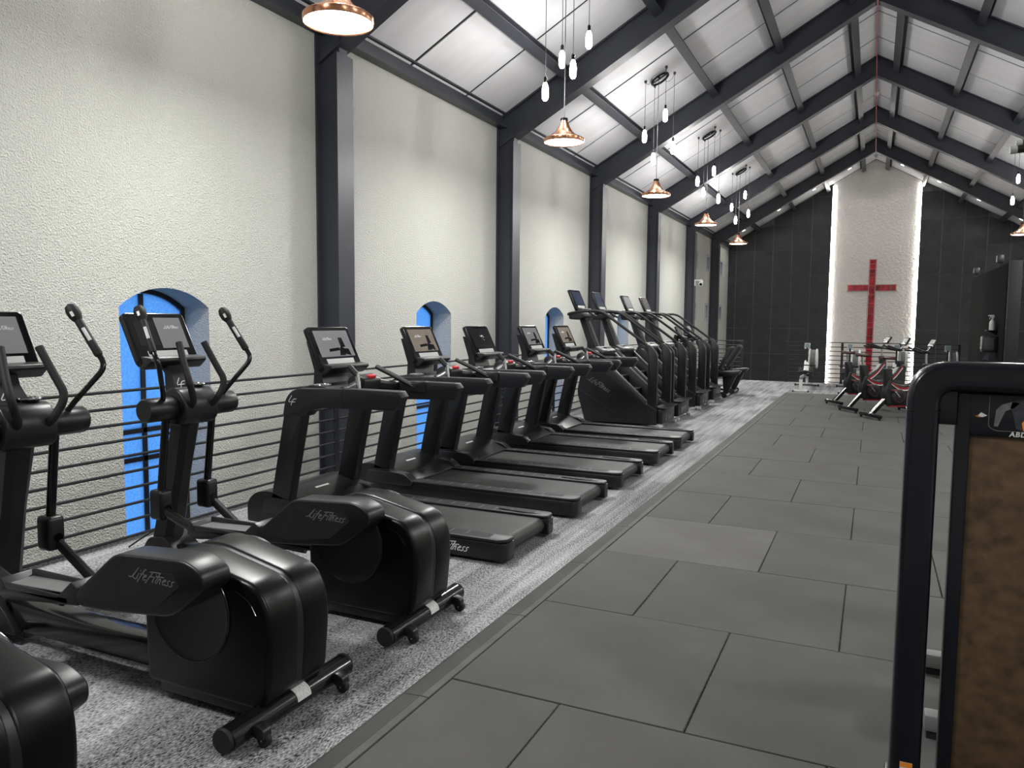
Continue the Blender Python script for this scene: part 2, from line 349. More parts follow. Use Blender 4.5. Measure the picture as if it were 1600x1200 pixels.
# roof: dark backing, white panels as pieces, purlins
def slope_pt(side, d, off): # d horizontal distance from ridge
    return (RX + side * d, 7.82 - SL * d + off)
g = G()
for s in (-1, 1):
    p = [slope_pt(s, 0, CE + .016), slope_pt(s, 6.3, CE + .016), slope_pt(s, 6.3, CE + .16), slope_pt(s, 0, CE + .16)]
    g.prism(p, 'y', Y0 - .3, YE + .4)
ceil = struct(g, 'ceiling', 'seam', smooth=False)
ys = []
for i in range(len(FRAMES) + 1):
    a = FRAMES[i - 1] if i else Y0; b = FRAMES[i] if i < len(FRAMES) else YE
    n = 3 if b - a > 4 else (2 if b - a > 2.5 else 1)
    ys += [a + (b - a) * k / n + (.2 if k else 0) for k in range(n)]
ys.append(YE)
for s in (-1, 1):
    for a, b in zip(ys[:-1], ys[1:]):
        p = [slope_pt(s, .0, CE), slope_pt(s, 6.0, CE), slope_pt(s, 6.0, CE + .015), slope_pt(s, .0, CE + .015)]
        g = G(); g.prism(p, 'y', a + .03, b - .03); g.obj('ceiling_panel', 'ceiling_white', ceil, smooth=False)
PUR = [.31, 1.63, 2.93, 4.37]
for s in (-1, 1):
    for d in PUR:
        x, z = slope_pt(s, d, 0); a = -s * math.atan(SL)
        mt = Matrix.Translation((x, 0, z)) @ Matrix.Rotation(-a, 4, 'Y')
        g = G()
        g.box(-.075, .075, Y0, YE, .225, .245, mtx=mt); g.box(-.012, .012, Y0, YE, .245, .40, mtx=mt); g.box(-.075, .075, Y0, YE, .40, .425, mtx=mt)
        g.obj('purlin', 'purlin_steel', ceil, smooth=False)
    # eave beam along the wall top
    xw = XW if s < 0 else XR; q = -s
    g = G(); g.box(min(xw, xw + q * .16), max(xw, xw + q * .16), Y0, YE, 4.88, 4.905)
    g.box(min(xw + q * .05, xw + q * .08), max(xw + q * .05, xw + q * .08), Y0, YE, 4.905, 5.1); g.box(min(xw, xw + q * .16), max(xw, xw + q * .16), Y0, YE, 5.1, 5.125)
    g.obj('eave_beam', 'purlin_steel', ceil, smooth=False)
# portal frames: two I-section columns and two I-section rafters each
FRAME_LABEL = {7.5: 'dark steel portal frame whose column stands behind the first treadmill screen', 12.27: 'dark steel portal frame with a column behind the middle treadmills',
    17.07: 'dark steel portal frame with a column behind the stair climber masts', 22.05: 'dark steel portal frame beyond the last arched window',
    27.05: 'dark steel portal frame with the white security camera on its column', 31.55: 'dark steel portal frame between the small square windows, by the end wall'}
def portal(y):
    fr = thing('portal_frame', FRAME_LABEL.get(y, 'dark steel portal frame at the elliptical trainer end of the hall'), 'steel frame', (0, y, ZG), 0, 'portal frames of the hall')
    for s in (-1, 1):
        xw = XW if s < 0 else XR; q = -s
        g = G(); D = .32
        def bx(a, b, y0, y1, z0, z1): g.box(min(xw + q * a, xw + q * b), max(xw + q * a, xw + q * b), y0, y1, z0, z1)
        top = under(xw) + .1 - ZG
        bx(0, .022, -.15, .15, 0, top + .3); bx(D - .022, D, -.15, .15, 0, top); bx(.022, D - .022, -.075, .075, 0, top + .2)
        bx(-.0, .34, -.19, .19, -.0, .03)
        g.obj('column', 'steel', fr, smooth=False)
        g = G(); L0, L1 = 0, abs(xw - RX) - .01; z = -ZG
        def strip(o0, o1, y0, y1):
            p = [slope_pt(s, L0, o0), slope_pt(s, L1, o0), slope_pt(s, L1, o1), slope_pt(s, L0, o1)]
            g.prism([(a, b + z) for a, b in p], 'y', y0, y1)
        strip(0, .03, -.12, .12); strip(.03, .47, -.055, .055); strip(.47, .50, -.12, .12)
        g.obj('rafter', 'steel', fr, smooth=False)
    return fr
for y in FRAMES: portal(y)

# mezzanine floor with carpet, rubber tiles as pieces
XE, FE = -4.86, 22.0
g = G(); g.box(XE, XR - .9, Y0, FE, -.3, 0); fl = struct(g, 'floor', 'carpet', smooth=False)
MX, PX, PY, TZ = -1.63, 1.03, 1.066, .012
proto = {}
ry0 = 2.88 - 3 * PY; k = 0; y = ry0; pale = {(5, 0)}
while y < 18.3:
    y1 = min(y + PY, 18.47); x = MX - (PX / 2 if k % 2 == 0 else 0); c = 0
    while x < 3.6:
        a, b = max(x, MX), min(x + PX, 3.55)
        if b - a > .1:
            key = (round(b - a, 3), round(y1 - y, 3), (k, c) in pale)
            if key not in proto:
                g = G(); g.box(0, b - a - .007, 0, y1 - y - .007, 0.001, TZ, .0025, 1); o = g.obj('rubber_tile', 'rubber_tile_pale' if key[2] else 'rubber_tile', fl); proto[key] = o
            else:
                o = proto[key].copy(); COL.objects.link(o)
            o.location = (a + .0035, y + .0035, random.uniform(-.0012, .0012)); c += 1
        x += PX
    y += PY; k += 1
# bevelled rubber edging between carpet and tiles, in lengths
yy = ry0
while yy < 18.3:
    e = min(yy + 1.0, 18.47)
    g = G(); g.prism([(MX - .135, .0), (MX - .04, .0), (MX - .04, .012), (MX - .12, .006)], 'y', yy + .002, e - .002); g.obj('edge_ramp', 'mat_ramp', fl, smooth=False)
    g = G(); g.box(MX - .04, MX - .003, yy + .003, e - .003, 0, .013, .002, 1); g.obj('edge_curb', 'mat_curb', fl, smooth=False)
    yy += 1.0

# end wall: dark tiles around a plastered, back-lit panel
apex = lambda x: 7.82 - SL * abs(x - RX) + CE - .02
g = G(); g.prism([(XW - .4, ZG), (XR + .4, ZG), (XR + .4, apex(XR + .4) + .12), (RX, apex(RX) + .12), (XW - .4, apex(XW - .4) + .12)], 'y', YE, YE + .35); we = struct(g, 'wall_back', 'grout', smooth=False)
PL, PRr = -1.74, 1.48
g = G(); g.prism([(PL - .02, ZG), (PRr + .02, ZG), (PRr + .02, apex(PRr + .02)), (RX, apex(RX)), (PL - .02, apex(PL - .02))], 'y', YE - .03, YE); g.obj('plaster_panel', 'panel_plaster', we, smooth=False)
for xa, xb in ((XW, PL - .045), (PRr + .045, XR)):
    g = G(); g.prism([(xa, ZG), (xb, ZG), (xb, apex(xb)), (xa, apex(xa))], 'y', YE - .064, YE); g.obj('grout_bed', 'grout', we, smooth=False)
def tile_col(xa, xb):
    z = ZG + .0; zr = [-3.2, -2.11, -1.0, .22, 1.33, 2.44, 3.59, 4.7, 5.8, 6.9, 8.0]
    for z0, z1 in zip(zr[:-1], zr[1:]):
        lim = min(apex(xa), apex(xb)); lim2 = max(apex(xa), apex(xb))
        if z0 > lim - .05: continue
        j = random.uniform(0, .006)
        if z1 <= lim: p = [(xa + .015, z0 + .012), (xb - .015, z0 + .012), (xb - .015, z1 - .012), (xa + .015, z1 - .012)]
        else: p = [(xa + .015, z0 + .012), (xb - .015, z0 + .012), (xb - .015, min(z1 - .012, apex(xb))), (xa + .015, min(z1 - .012, apex(xa)))]
        g = G(); g.prism(p, 'y', YE - .075 - j, YE - .0); g.obj('wall_tile', 'tile_dark', we, smooth=False)
xs = [PL - .04 - .775 * k for k in range(6)]; xs.append(XW)
for b, a in zip(xs[:-1], xs[1:]): tile_col(a, b)
xs = [PRr + .04 + .79 * k for k in range(6)]; xs[-1] = XR
for a, b in zip(xs[:-1], xs[1:]): tile_col(a, b)
for x in (PL - .02, PRr + .02):
    g = G(); g.box(x - .028, x + .028, YE - .072, YE - .03, -3.0, apex(x) - .1); g.obj('led_strip', 'led', we, smooth=False)
# cross of red glass pieces
cr = thing('wall_cross', 'tall red glass cross with pale edging on the back-lit plaster panel', 'cross', (-.14, YE - .03, -.6))
g = G(); W = .115; zc = 3.06 + .6; zt = 4.22 + .6
g.box(-W - .035, W + .035, -.035, -.001, 0, zt + .03); g.box(-.96, -W - .036, -.035, -.001, zc - W - .03, zc + W + .03); g.box(W + .036, .94, -.035, -.001, zc - W - .03, zc + W + .03)
g.obj('cross_border', 'cross_edge', cr, smooth=False)
z = .02
while z < zt - .05:
    hgt = min(random.choice((.14, .2, .3, .36)), zt - z); g = G(); g.box(-W, W, -.05, -.034, z + .007, z + hgt - .007, .004, 1); g.obj('glass_piece', 'red_glass', cr, smooth=False); z += hgt
for x0, x1 in ((-.93, -W - .02), (W + .02, .91)):
    n = 4
    for k in range(n):
        a = x0 + (x1 - x0) * k / n; b = x0 + (x1 - x0) * (k + 1) / n; g = G(); g.box(a + .006, b - .006, -.05, -.034, zc - W, zc + W, .004, 1); g.obj('glass_piece', 'red_glass', cr, smooth=False)

# railings
def railing(name, label, p0, p1, posts, top=1.08, bars=10, low=.035):
    p0 = Vector(p0); p1 = Vector(p1); d = p1 - p0; L = d.length; rz = math.atan2(d.y, d.x)
    r = thing(name, label, 'railing', p0, rz)
    for k in range(bars):
        z = low + (top - low) * k / (bars - 1); g = G(); g.tube([(0, 0, z), (L, 0, z)], .0105, 8); g.obj('rail_bar', 'rail_steel', r)
    for t in posts:
        g = G(); g.box(t - .03, t + .03, -.012, .012, 0, top - .0, .002, 1); g.box(t - .05, t + .05, -.035, .035, 0, .012); g.obj('post', 'rail_steel', r, smooth=False)
    return r
railing('railing', 'long black steel railing of ten horizontal bars beside the plastered wall', (-4.75, Y0 + .1, 0), (-4.75, FE - .06, 0), [1.48 + k * 1.9 for k in range(14)])
railing('railing', 'short black horizontal-bar railing at the floor edge behind the recumbent bikes', (-4.7, FE - .06, 0), (-3.22, FE - .06, 0), [.05, 1.44])
railing('railing', 'black horizontal-bar railing behind the rowing machines, before the lit panel', (-2.12, FE - .06, 0), (1.98, FE - .06, 0), [.04, 1.4, 2.75, 4.06])

# ------------------------------------------------------------------ pendant clusters
def light(kind, name, loc, power, col, **k):
    d = bpy.data.lights.new(name, kind); d.energy = power; d.color = col
    for a, b in k.items(): setattr(d, a, b)
    o = bpy.data.objects.new(name, d); COL.objects.link(o); o.location = loc; return o
BULBS = [(-.19, -.22, 5.12), (-.13, .22, 4.78), (.24, .26, 4.97), (.20, -.22, 5.47)]
HEIGHTS = {9.93: (4.66, 5.2, 5.42, 4.9), 19.67: (5.08, 4.88, 4.7, 5.3)}
LAMP_LABEL = {5.07: 'copper cone pendant with bare bulbs, hung before the arched window behind the ellipticals', 9.93: 'copper cone pendant with bare bulbs, hung before the arched window behind the treadmills',
    14.8: 'copper cone pendant with bare bulbs, hung before the arched window at the last treadmill', 19.67: 'copper cone pendant with bare bulbs, hung before the arched window behind the climbers',
    24.7: 'copper cone pendant with bare bulbs, hung beside the security camera column', .25: 'copper cone pendant with bare bulbs above the end of the elliptical row'}
def cluster(side, y):
    x0 = -3.9 if side < 0 else 3.5; zc = under(x0) + CE
    r = thing('cluster_pendant', LAMP_LABEL[y] if side < 0 else ('copper cone pendant with bare bulbs, hung over the black partition' if y == 24.7 else 'copper cone pendant with bare bulbs on the roof slope away from the arched windows'), 'pendant lamp', (x0, y, zc), 0, 'pendant clusters along both roof slopes')
    tilt = Matrix.Rotation(-math.atan(SL) * (-side) * -1, 4, 'Y')
    g = G(); g.torus((0, 0, -.05), .17, .022, 'z'); g.box(-.17, .17, -.012, .012, -.055, -.03); g.box(-.02, .02, -.02, .02, -.05, .0)
    a = math.atan(SL) * side
    bm = g.bm; bm.transform(Matrix.Rotation(a, 4, 'Y')); g.obj('ceiling_ring', 'gloss_black', r)
    zl = 3.90 if y == 5.07 else 3.99; z = zl - zc
    # cone pendant
    g = G(); g.tube([(0, 0, -.04), (0, 0, z + .33)], .0055, 6); g.obj('cord', 'cord', r)
    sh = G().lathe([(.045, .30), (.055, .27), (.085, .20), (.13, .135), (.20, .085), (.265, .06), (.275, .05), (.275, .015), (.268, .0), (.262, .012), (.26, .05), (.19, .075), (.12, .125), (.075, .19), (.045, .262)], 36, (0, 0, z)).obj('lamp_shade', 'copper', r)
    G().lathe([(.0, .335), (.03, .333), (.05, .325), (.052, .295), (.045, .29)], 20, (0, 0, z)).obj('cap', 'gloss_black', sh)
    G().lathe([(.0, .002), (.18, .003), (.255, .012), (.258, .03), (.0, .035)], 36, (0, 0, z)).obj('diffuser', 'diffuser', sh)
    light('AREA', 'pendant_light', (x0, y, zl - .015), DISC_W, (1, .995, .975), shape='DISK', size=.5)
    for ib, (dx, dy, zb) in enumerate(BULBS):
        zb = HEIGHTS.get(y, [q[2] for q in BULBS])[ib]; x = x0 + dx * (1 if side < 0 else -1) ; cx = x - x0; zb -= zc; zt = under(x) + CE - zc
        g = G(); g.lathe([(.02, zt - .05), (.026, zt - .03), (.026, zt - .002)], 10, (cx, dy, 0)); g.tube([(cx, dy, zt - .04), (cx, dy, zb + .16)], .0045, 6)
        a0 = Vector((0.17 * (1 if cx > 0 else -1) * .5, .12 * (1 if dy > 0 else -1), -.04 - SL * .0)); a1 = Vector((cx, dy, zt - .04)); mid = (a0 + a1) / 2 - Vector((0, 0, .14))
        g.tube([a0 * (1 - t) ** 2 + mid * 2 * t * (1 - t) + a1 * t * t for t in [k / 8 for k in range(9)]], .004, 6); g.obj('cord', 'cord', r)
        bl = G().lathe([(.0, -.15), (.026, -.145), (.042, -.115), (.045, -.02), (.036, .05), (.018, .09), (.0, .095)], 16, (cx, dy, zb)).obj('bulb', 'bulb_glass', r)
        G().lathe([(.0, .085), (.02, .085), (.022, .15), (.012, .165), (.0, .166)], 12, (cx, dy, zb)).obj('socket', 'gloss_black', bl)
        light('POINT', 'bulb_light', (x, y + dy, zb + zc - .19), BULB_W, (1, .99, .975), shadow_soft_size=.03)
    return r
for yb in (.25, 5.07, 9.93, 14.8, 19.67, 24.7):
    for s in (-1, 1): cluster(s, yb)
# ------------------------------------------------------------------ cross trainers (front towards -X)
def V2(*p): return list(p)
def console(parent, top, bot, w, screen, art, ledge=True, thick=.045):
    """tilted tablet; top and bot are (x, z) of its front face, y centred"""
    tx, tz = top; bx_, bz = bot; O = Vector((bx_, 0, bz)); upv = Vector((tx - bx_, 0, tz - bz)); H = upv.length
    mt = frame_mtx(O, (0, 1, 0), upv)                       # x = +Y (right of the user), y = up the tablet, z = out to the user
    def put(g, name, m, par): g.bm.transform(mt); return g.obj(name, m, par)
    g = G(); g.prism(round_poly([(-w / 2, -.02), (w / 2, -.02), (w / 2, H), (-w / 2, H)], [.05, .05, .03, .03]), 'z', -thick, 0, .008)
    c = put(g, 'console', 'gloss_black', parent)
    g = G(); g.prism(round_poly([(-w / 2 + .01, -.012), (w / 2 - .01, -.012), (w / 2 - .01, H - .01), (-w / 2 + .01, H - .01)], .025), 'z', 0, .002); put(g, 'glass_face', 'screen_black', c)
    sw, s0, s1 = w / 2 - .045, H * .27, H - .035
    if art != 'half':
        g = G(); g.box(-sw, sw, s0, s1, .002, .0035); put(g, 'screen', screen, c)
    else:
        g = G(); g.box(-.02, sw, s0, s1 - .0, .002, .0035); put(g, 'screen', screen, c)
        g = G(); g.box(-sw, -.03, s0 + .02, s1 - .02, .002, .0035); put(g, 'screen_menu', 'screen_dark', c)
    cx = sw * .5 if art == 'half' else (-sw * .35 if art == 'bike' else 0)
    if art in ('half', 'bike', 'full'):
        script_word('LifeFitness', .022, mt @ Matrix.Translation((cx, s0 + (s1 - s0) * .68, .0042)), 'screen_text', c, w=.035)
    if art == 'bike':
        g = G()
        for poly in ([(.02, .105), (.09, .105), (.10, .17), (.05, .175)], [(.06, .17), (.12, .18), (.11, .26), (.065, .26)], [(-.09, .14), (.04, .15), (.04, .175), (-.085, .165)], [(.08, .12), (.16, .10), (.15, .16), (.10, .165)]):
            k = H / .36; g.prism([(p[0], p[1] * k) for p in poly], 'z', .0036, .0042)
        put(g, 'screen_picture', 'screen_black', c)
    if art == 'spark':
        g = G()
        for k in range(26):
            a = random.uniform(0, 6.28); r = abs(random.gauss(0, .035)); x, y = .02 + r * math.cos(a), s0 + (s1 - s0) * .6 + r * math.sin(a) * .8; q = random.uniform(.002, .006)
            g.prism([(x - q, y), (x, y - q * .7), (x + q * 1.5, y + q), (x, y + q)], 'z', .0036, .0042)
        put(g, 'screen_picture', 'screen_text', c)
    g = G(); g.box(-w * .33, w * .33, H * .10, H * .22, .002, .006, .002, 1); put(g, 'button_strip', 'pale_grey', c)
    if ledge:
        g = G(); g.prism(round_poly([(-.035, -.02), (.035, -.05), (.075, .0), (.06, .012), (.0, .035)], .008), 'x', -w * .46, w * .46, .01)
        # pts are (y up, z out) swapped for axis x
        t = G(); t.prism(round_poly([(.04, .0), (-.005, .075), (-.028, .07), (-.045, .0), (-.03, -.04)], .008), 'x', -w * .47, w * .47, .012); put(t, 'ledge', 'black_plastic', c); g.bm.free()
    return c
HOUSING = [(-.60, .09), (-.61, .50), (-.50, .645), (-.36, .655), (.005, .578), (.062, .48), (.07, .36), (.05, .14), (.0, .09)]
def lever(parent, side, dz, word):
    y0, y1 = (-.335, -.195) if side < 0 else (.195, .335); yo = y0 if side < 0 else y1
    poly = [(-.83, .47), (-.575, .675), (-.19, .70), (-.105, .66), (-.10, .60), (-.27, .47), (-.64, .43), (-.79, .425)]
    P = [(a, b + dz) for a, b in poly]
    cv = G().prism(round_poly(P, [.02, .04, .05, .03, .03, .05, .05, .02]), 'y', y0, y1, .03, 3).obj('lever_cover', 'black_plastic', parent)
    ins = [(-.74, .475), (-.56, .625), (-.25, .64), (-.22, .60), (-.34, .50), (-.62, .455)]
    G().prism([(a, b + dz) for a, b in ins], 'y', yo - side * .004 if False else (yo - .002 if side < 0 else yo - .001), yo + .001 if side < 0 else yo + .002).obj('inset_panel', 'rubber', cv)
    if word and side < 0: script_word('LifeFitness', .045, frame_mtx((-.365, y0 - .0032, .612 + dz), (1, 0, -.03), (0, 0, 1)), 'letter_grey', cv)
    # foot tray with grey pad
    tr = G(); tr.prism(round_poly([(-1.33, .395), (-1.33, .44), (-1.30, .47), (-1.26, .43), (-.93, .445), (-.84, .52), (-.80, .50), (-.80, .425), (-1.28, .375)], .008), 'y', y0 + .0, y1 + .0, .012)
    tr.box(-1.28, -.86, y0, y0 + .016, .42, .452, .006); tr.box(-1.28, -.86, y1 - .016, y1, .42, .475, .006)
    tr.bm.transform(Matrix.Translation((0, 0, dz))); t = tr.obj('foot_tray', 'charcoal_plastic', parent)
    g = G(); g.prism([(-1.265, .442), (-.915, .457), (-.915, .461), (-1.265, .446)], 'y', y0 + .018, y1 - .018); g.bm.transform(Matrix.Translation((0, 0, dz))); g.obj('foot_pad', 'grey_pad', t)
    yb = side * .19
    g = G(); g.tube(fillet([(-1.70, side * .18, .46), (-1.40, side * .22, .385 + dz * .8), (-1.0, side * .26, .395 + dz)], .12), .028, 10, .022); g.obj('link_bar', 'black_plastic', parent)
def elliptical(yc, label, word=True):
    r = thing('elliptical_trainer', label, 'elliptical trainer', (-2.08, yc, 0), 0, 'elliptical trainers along the railing')
    sp = round_poly(HOUSING, [.03, .08, .10, .12, .06, .05, .12, .06, .02], 5)
    h = G().prism([(a * .99 - .002, b * .99) for a, b in sp], 'y', -.05, .05).obj('housing', 'black_plastic', r)
    for s in (-1, 1):
        q = [(a * 1.006 - .001, b * 1.004) for a, b in sp]
        G().prism(q, 'y', s * .0018, s * .178, .03, 4).obj('side_shell', 'housing_plastic', h)
        G().lathe([(0, s * .1), (.212, s * .1), (.212, s * .179), (.204, s * .184), (.19, s * .181), (.0, s * .181)], 48, (-.345, 0, .435), 'y').obj('crank_disc', 'black_plastic', h)
        G().torus((-.345, s * .1815, .435), .21, .0025, 'y', 48, 6).obj('disc_rim', 'gloss_black', h)
        g = G(); g.tube(fillet([(-.10, s * .1795, .55), (-.03, s * .1795, .52), (.0, s * .1795, .47)], .04), .0022, 6); g.obj('panel_seam', 'gloss_black', h)
    G().box(-.58, -.05, -.14, .14, .03, .10, .02).obj('base_plate', 'black_plastic', r)
    lever(r, -1, 0, word); lever(r, 1, -.20, False)
    # floor frame
    G().prism(round_poly([(-1.95, .06), (-1.95, .15), (-1.75, .21), (-1.2, .19), (-.55, .20), (-.55, .07)], .03), 'y', -.065, .065, .02).obj('base_rail', 'gloss_black', r)
    g = G(); g.tube([(-.0, -.345, .062), (-.0, .345, .062)], .046, 16, .052, upv=(0, 0, 1)); st = g.obj('rear_stabilizer', 'gloss_black', r)
    for s in (-1, 1):
        G().lathe([(.0, s * .344), (.047, s * .344), (.050, s * .352), (.045, s * .362), (.0, s * .363)], 18, (0, 0, .062), 'y').obj('end_cap', 'rubber', st)
        y = s * .235
        w = G().prism(round_poly([(.03, .075), (.06, .09), (.10, .075), (.105, .04), (.07, .03), (.04, .045)], .012), 'y', y - .022, y + .022, .006).obj('wheel_bracket', 'black_plastic', st)
        G().lathe([(0, -.014), (.024, -.014), (.029, -.008), (.029, .008), (.024, .014), (0, .014)], 18, (.085, y, .031), 'y').obj('wheel', 'rubber', st)
        G().lathe([(0, .0), (.004, 0), (.004, .004), (0, .004)], 8, (.085, y - .018, .031), 'y').obj('wheel_bolt', 'chrome', st)
    # label wrapped on the stabilizer
    g = G(); pts = []
    rings = []
    for yy in (-.01, .07): rings.append([(math.cos(a) * .0535, yy, .062 + math.sin(a) * .0475) for a in [math.radians(k) for k in range(0, 95, 10)]] + [(math.cos(a) * .0515, yy, .062 + math.sin(a) * .0455) for a in [math.radians(k) for k in range(90, -5, -10)]])
    g.loft(rings); g.obj('warning_label', 'label_white', st)
    g = G(); g.tube([(-1.80, -.30, .04), (-1.80, .30, .04)], .034, 14); fs = g.obj('front_stabilizer', 'gloss_black', r)
    for s in (-1, 1): G().lathe([(0, s * .30), (.036, s * .30), (.036, s * .33), (0, s * .335)], 14, (-1.80, 0, .04), 'y').obj('end_cap', 'pale_grey', fs)
    # mast and hub
    rings = []
    for x, z, a, b in ((-1.87, .08, .085, .10), (-1.86, .25, .08, .075), (-1.77, .65, .075, .062), (-1.69, .98, .07, .07), (-1.67, 1.06, .07, .08)):
        rings.append([(x + a * dx, b * dy, z) for dx, dy in ((-1, -.5), (-.6, -1), (.6, -1), (1, -.5), (1, .5), (.6, 1), (-.6, 1), (-1, .5))])
    G().loft(rings).obj('mast', 'black_plastic', r)
    G().prism(round_poly([(-1.98, .04), (-2.0, .14), (-1.93, .24), (-1.80, .26), (-1.68, .16), (-1.60, .06)], .03), 'y', -.10, .10, .03, 3).obj('mast_foot', 'charcoal_plastic', r)
    for s in (-1, 1):
        a, b = (-.33, -.125) if s < 0 else (.125, .33)
        c = G().lathe([(0, a), (.062, a), (.070, a + .012), (.070, b - .012), (.062, b), (0, b)], 28, (-1.65, 0, 1.065), 'y').obj('pivot_drum', 'black_plastic', r)
        G().lathe([(.05, s * .127), (.0712, s * .127), (.0712, s * .135), (.05, s * .135)], 28, (-1.65, 0, 1.065), 'y').obj('drum_ring', 'gloss_black', c)
    hub = G().prism(round_poly([(-1.75, .97), (-1.75, 1.13), (-1.68, 1.185), (-1.60, 1.175), (-1.545, 1.10), (-1.55, 1.0), (-1.60, .955)], .035, 4), 'y', -.128, .128, .03, 3).obj('hub_cover', 'black_plastic', r)
    g = G(); g.torus((-1.665, .06, 1.195), .048, .006, 'z', 28, 8); g.obj('cup_rim', 'chrome', hub)
    G().lathe([(0, 1.18), (.044, 1.18), (.047, 1.196), (.040, 1.196), (.036, 1.186), (0, 1.186)], 24, (-1.665, .06, 0)).obj('cup_holder', 'screen_black', hub)
    G().loft([[(-1.71 + a * .045, b * .085, 1.14) for a, b in ((-1, -1), (1, -1), (1, 1), (-1, 1))], [(-1.76 + a * .03, b * .06, 1.26) for a, b in ((-1, -1), (1, -1), (1, 1), (-1, 1))], [(-1.82 + a * .03, b * .075, 1.36) for a, b in ((-1, -1), (1, -1), (1, 1), (-1, 1))]]).obj('console_neck', 'black_plastic', r)
    emblem(.062, frame_mtx((-1.703, -.03, 1.20), (0, 1, 0), (-.42, 0, 1)) @ Matrix.Translation((0, 0, .018)), 'letter_white', r)
    console(r, (-1.945, 1.625), (-1.80, 1.33), .44, 'screen_grey', 'half')
    for s in (-1, 1):
        up_ = fillet([(-1.64, s * .21, 1.08), (-1.60, s * .235, 1.15), (-1.49, s * .355, 1.345), (-1.555, s * .345, 1.43), (-1.68, s * .312, 1.64)], .06, 6)
        arm = G().tube(up_, .0145, 12).obj('moving_arm', 'gloss_black', r)
        a, b = Vector((-1.535, s * .35, 1.40)), Vector((-1.675, s * .313, 1.625)); d = (b - a).normalized()
        G().tube([a, a + d * .008, a + d * .07, b - d * .03, b], [.019, .0215, .021, .02, .019], 14).obj('grip', 'rubber', arm)
        k0 = b - d * .045
        G().tube([k0 - d * .012, k0, k0 + d * .02, k0 + d * .05, k0 + d * .075, k0 + d * .088], [.02, .026, .033, .034, .026, .008], 16).obj('grip_knob', 'rubber', arm)
        pl = a + d * .085; n = Vector((.5, -.55, .35)); n = (n - d * n.dot(d)).normalized()
        G().tube([pl + n * .0125, pl + d * .075 + n * .012], .011, 10).obj('pulse_plate', 'pulse_steel', arm)
        n2 = Vector((.45, -.8, .2)); n2 = (n2 - d * n2.dot(d)).normalized(); w2 = d.cross(n2)
        q = k0 + d * .022 + n2 * .0335; G().loft([[q + d * (u * .014) + w2 * (v * .007) + n2 * e for u, v in ((-1, -1), (1, -1), (1, 1), (-1, 1))] for e in (0, .0015)]).obj('button', 'white_plastic', arm)
        lo = G(); lo.tube([(-1.65, s * .175, 1.06), (-1.715, s * .175, .54)], .024, 12, .021); lw = lo.obj('lower_arm', 'gloss_black', r)
        G().box(-1.77, -1.66, s * .175 - .045, s * .175 + .045, .40, .58, .022, 3).obj('joint_block', 'black_plastic', lw)
        G().lathe([(0, 0), (.022, 0), (.022, .004), (0, .004)], 16, (-1.657, s * .175, .47), 'x').obj('joint_socket', 'screen_black', lw)
        G().tube(fillet([(-1.62, s * .07, 1.05), (-1.525, s * .08, 1.09), (-1.495, s * .135, 1.21), (-1.565, s * .115, 1.33), (-1.625, s * .093, 1.45)], .05, 6), .0195, 14).obj('fixed_handle', 'rubber', r)
    return r
ell = [elliptical(1.22, 'black elliptical trainer at the row end with only its rounded rear housing in view'),
       elliptical(2.345, 'black elliptical trainer between another elliptical and the arched window'),
       elliptical(3.375, 'black elliptical trainer beside the treadmills, in front of the blue arched window')]

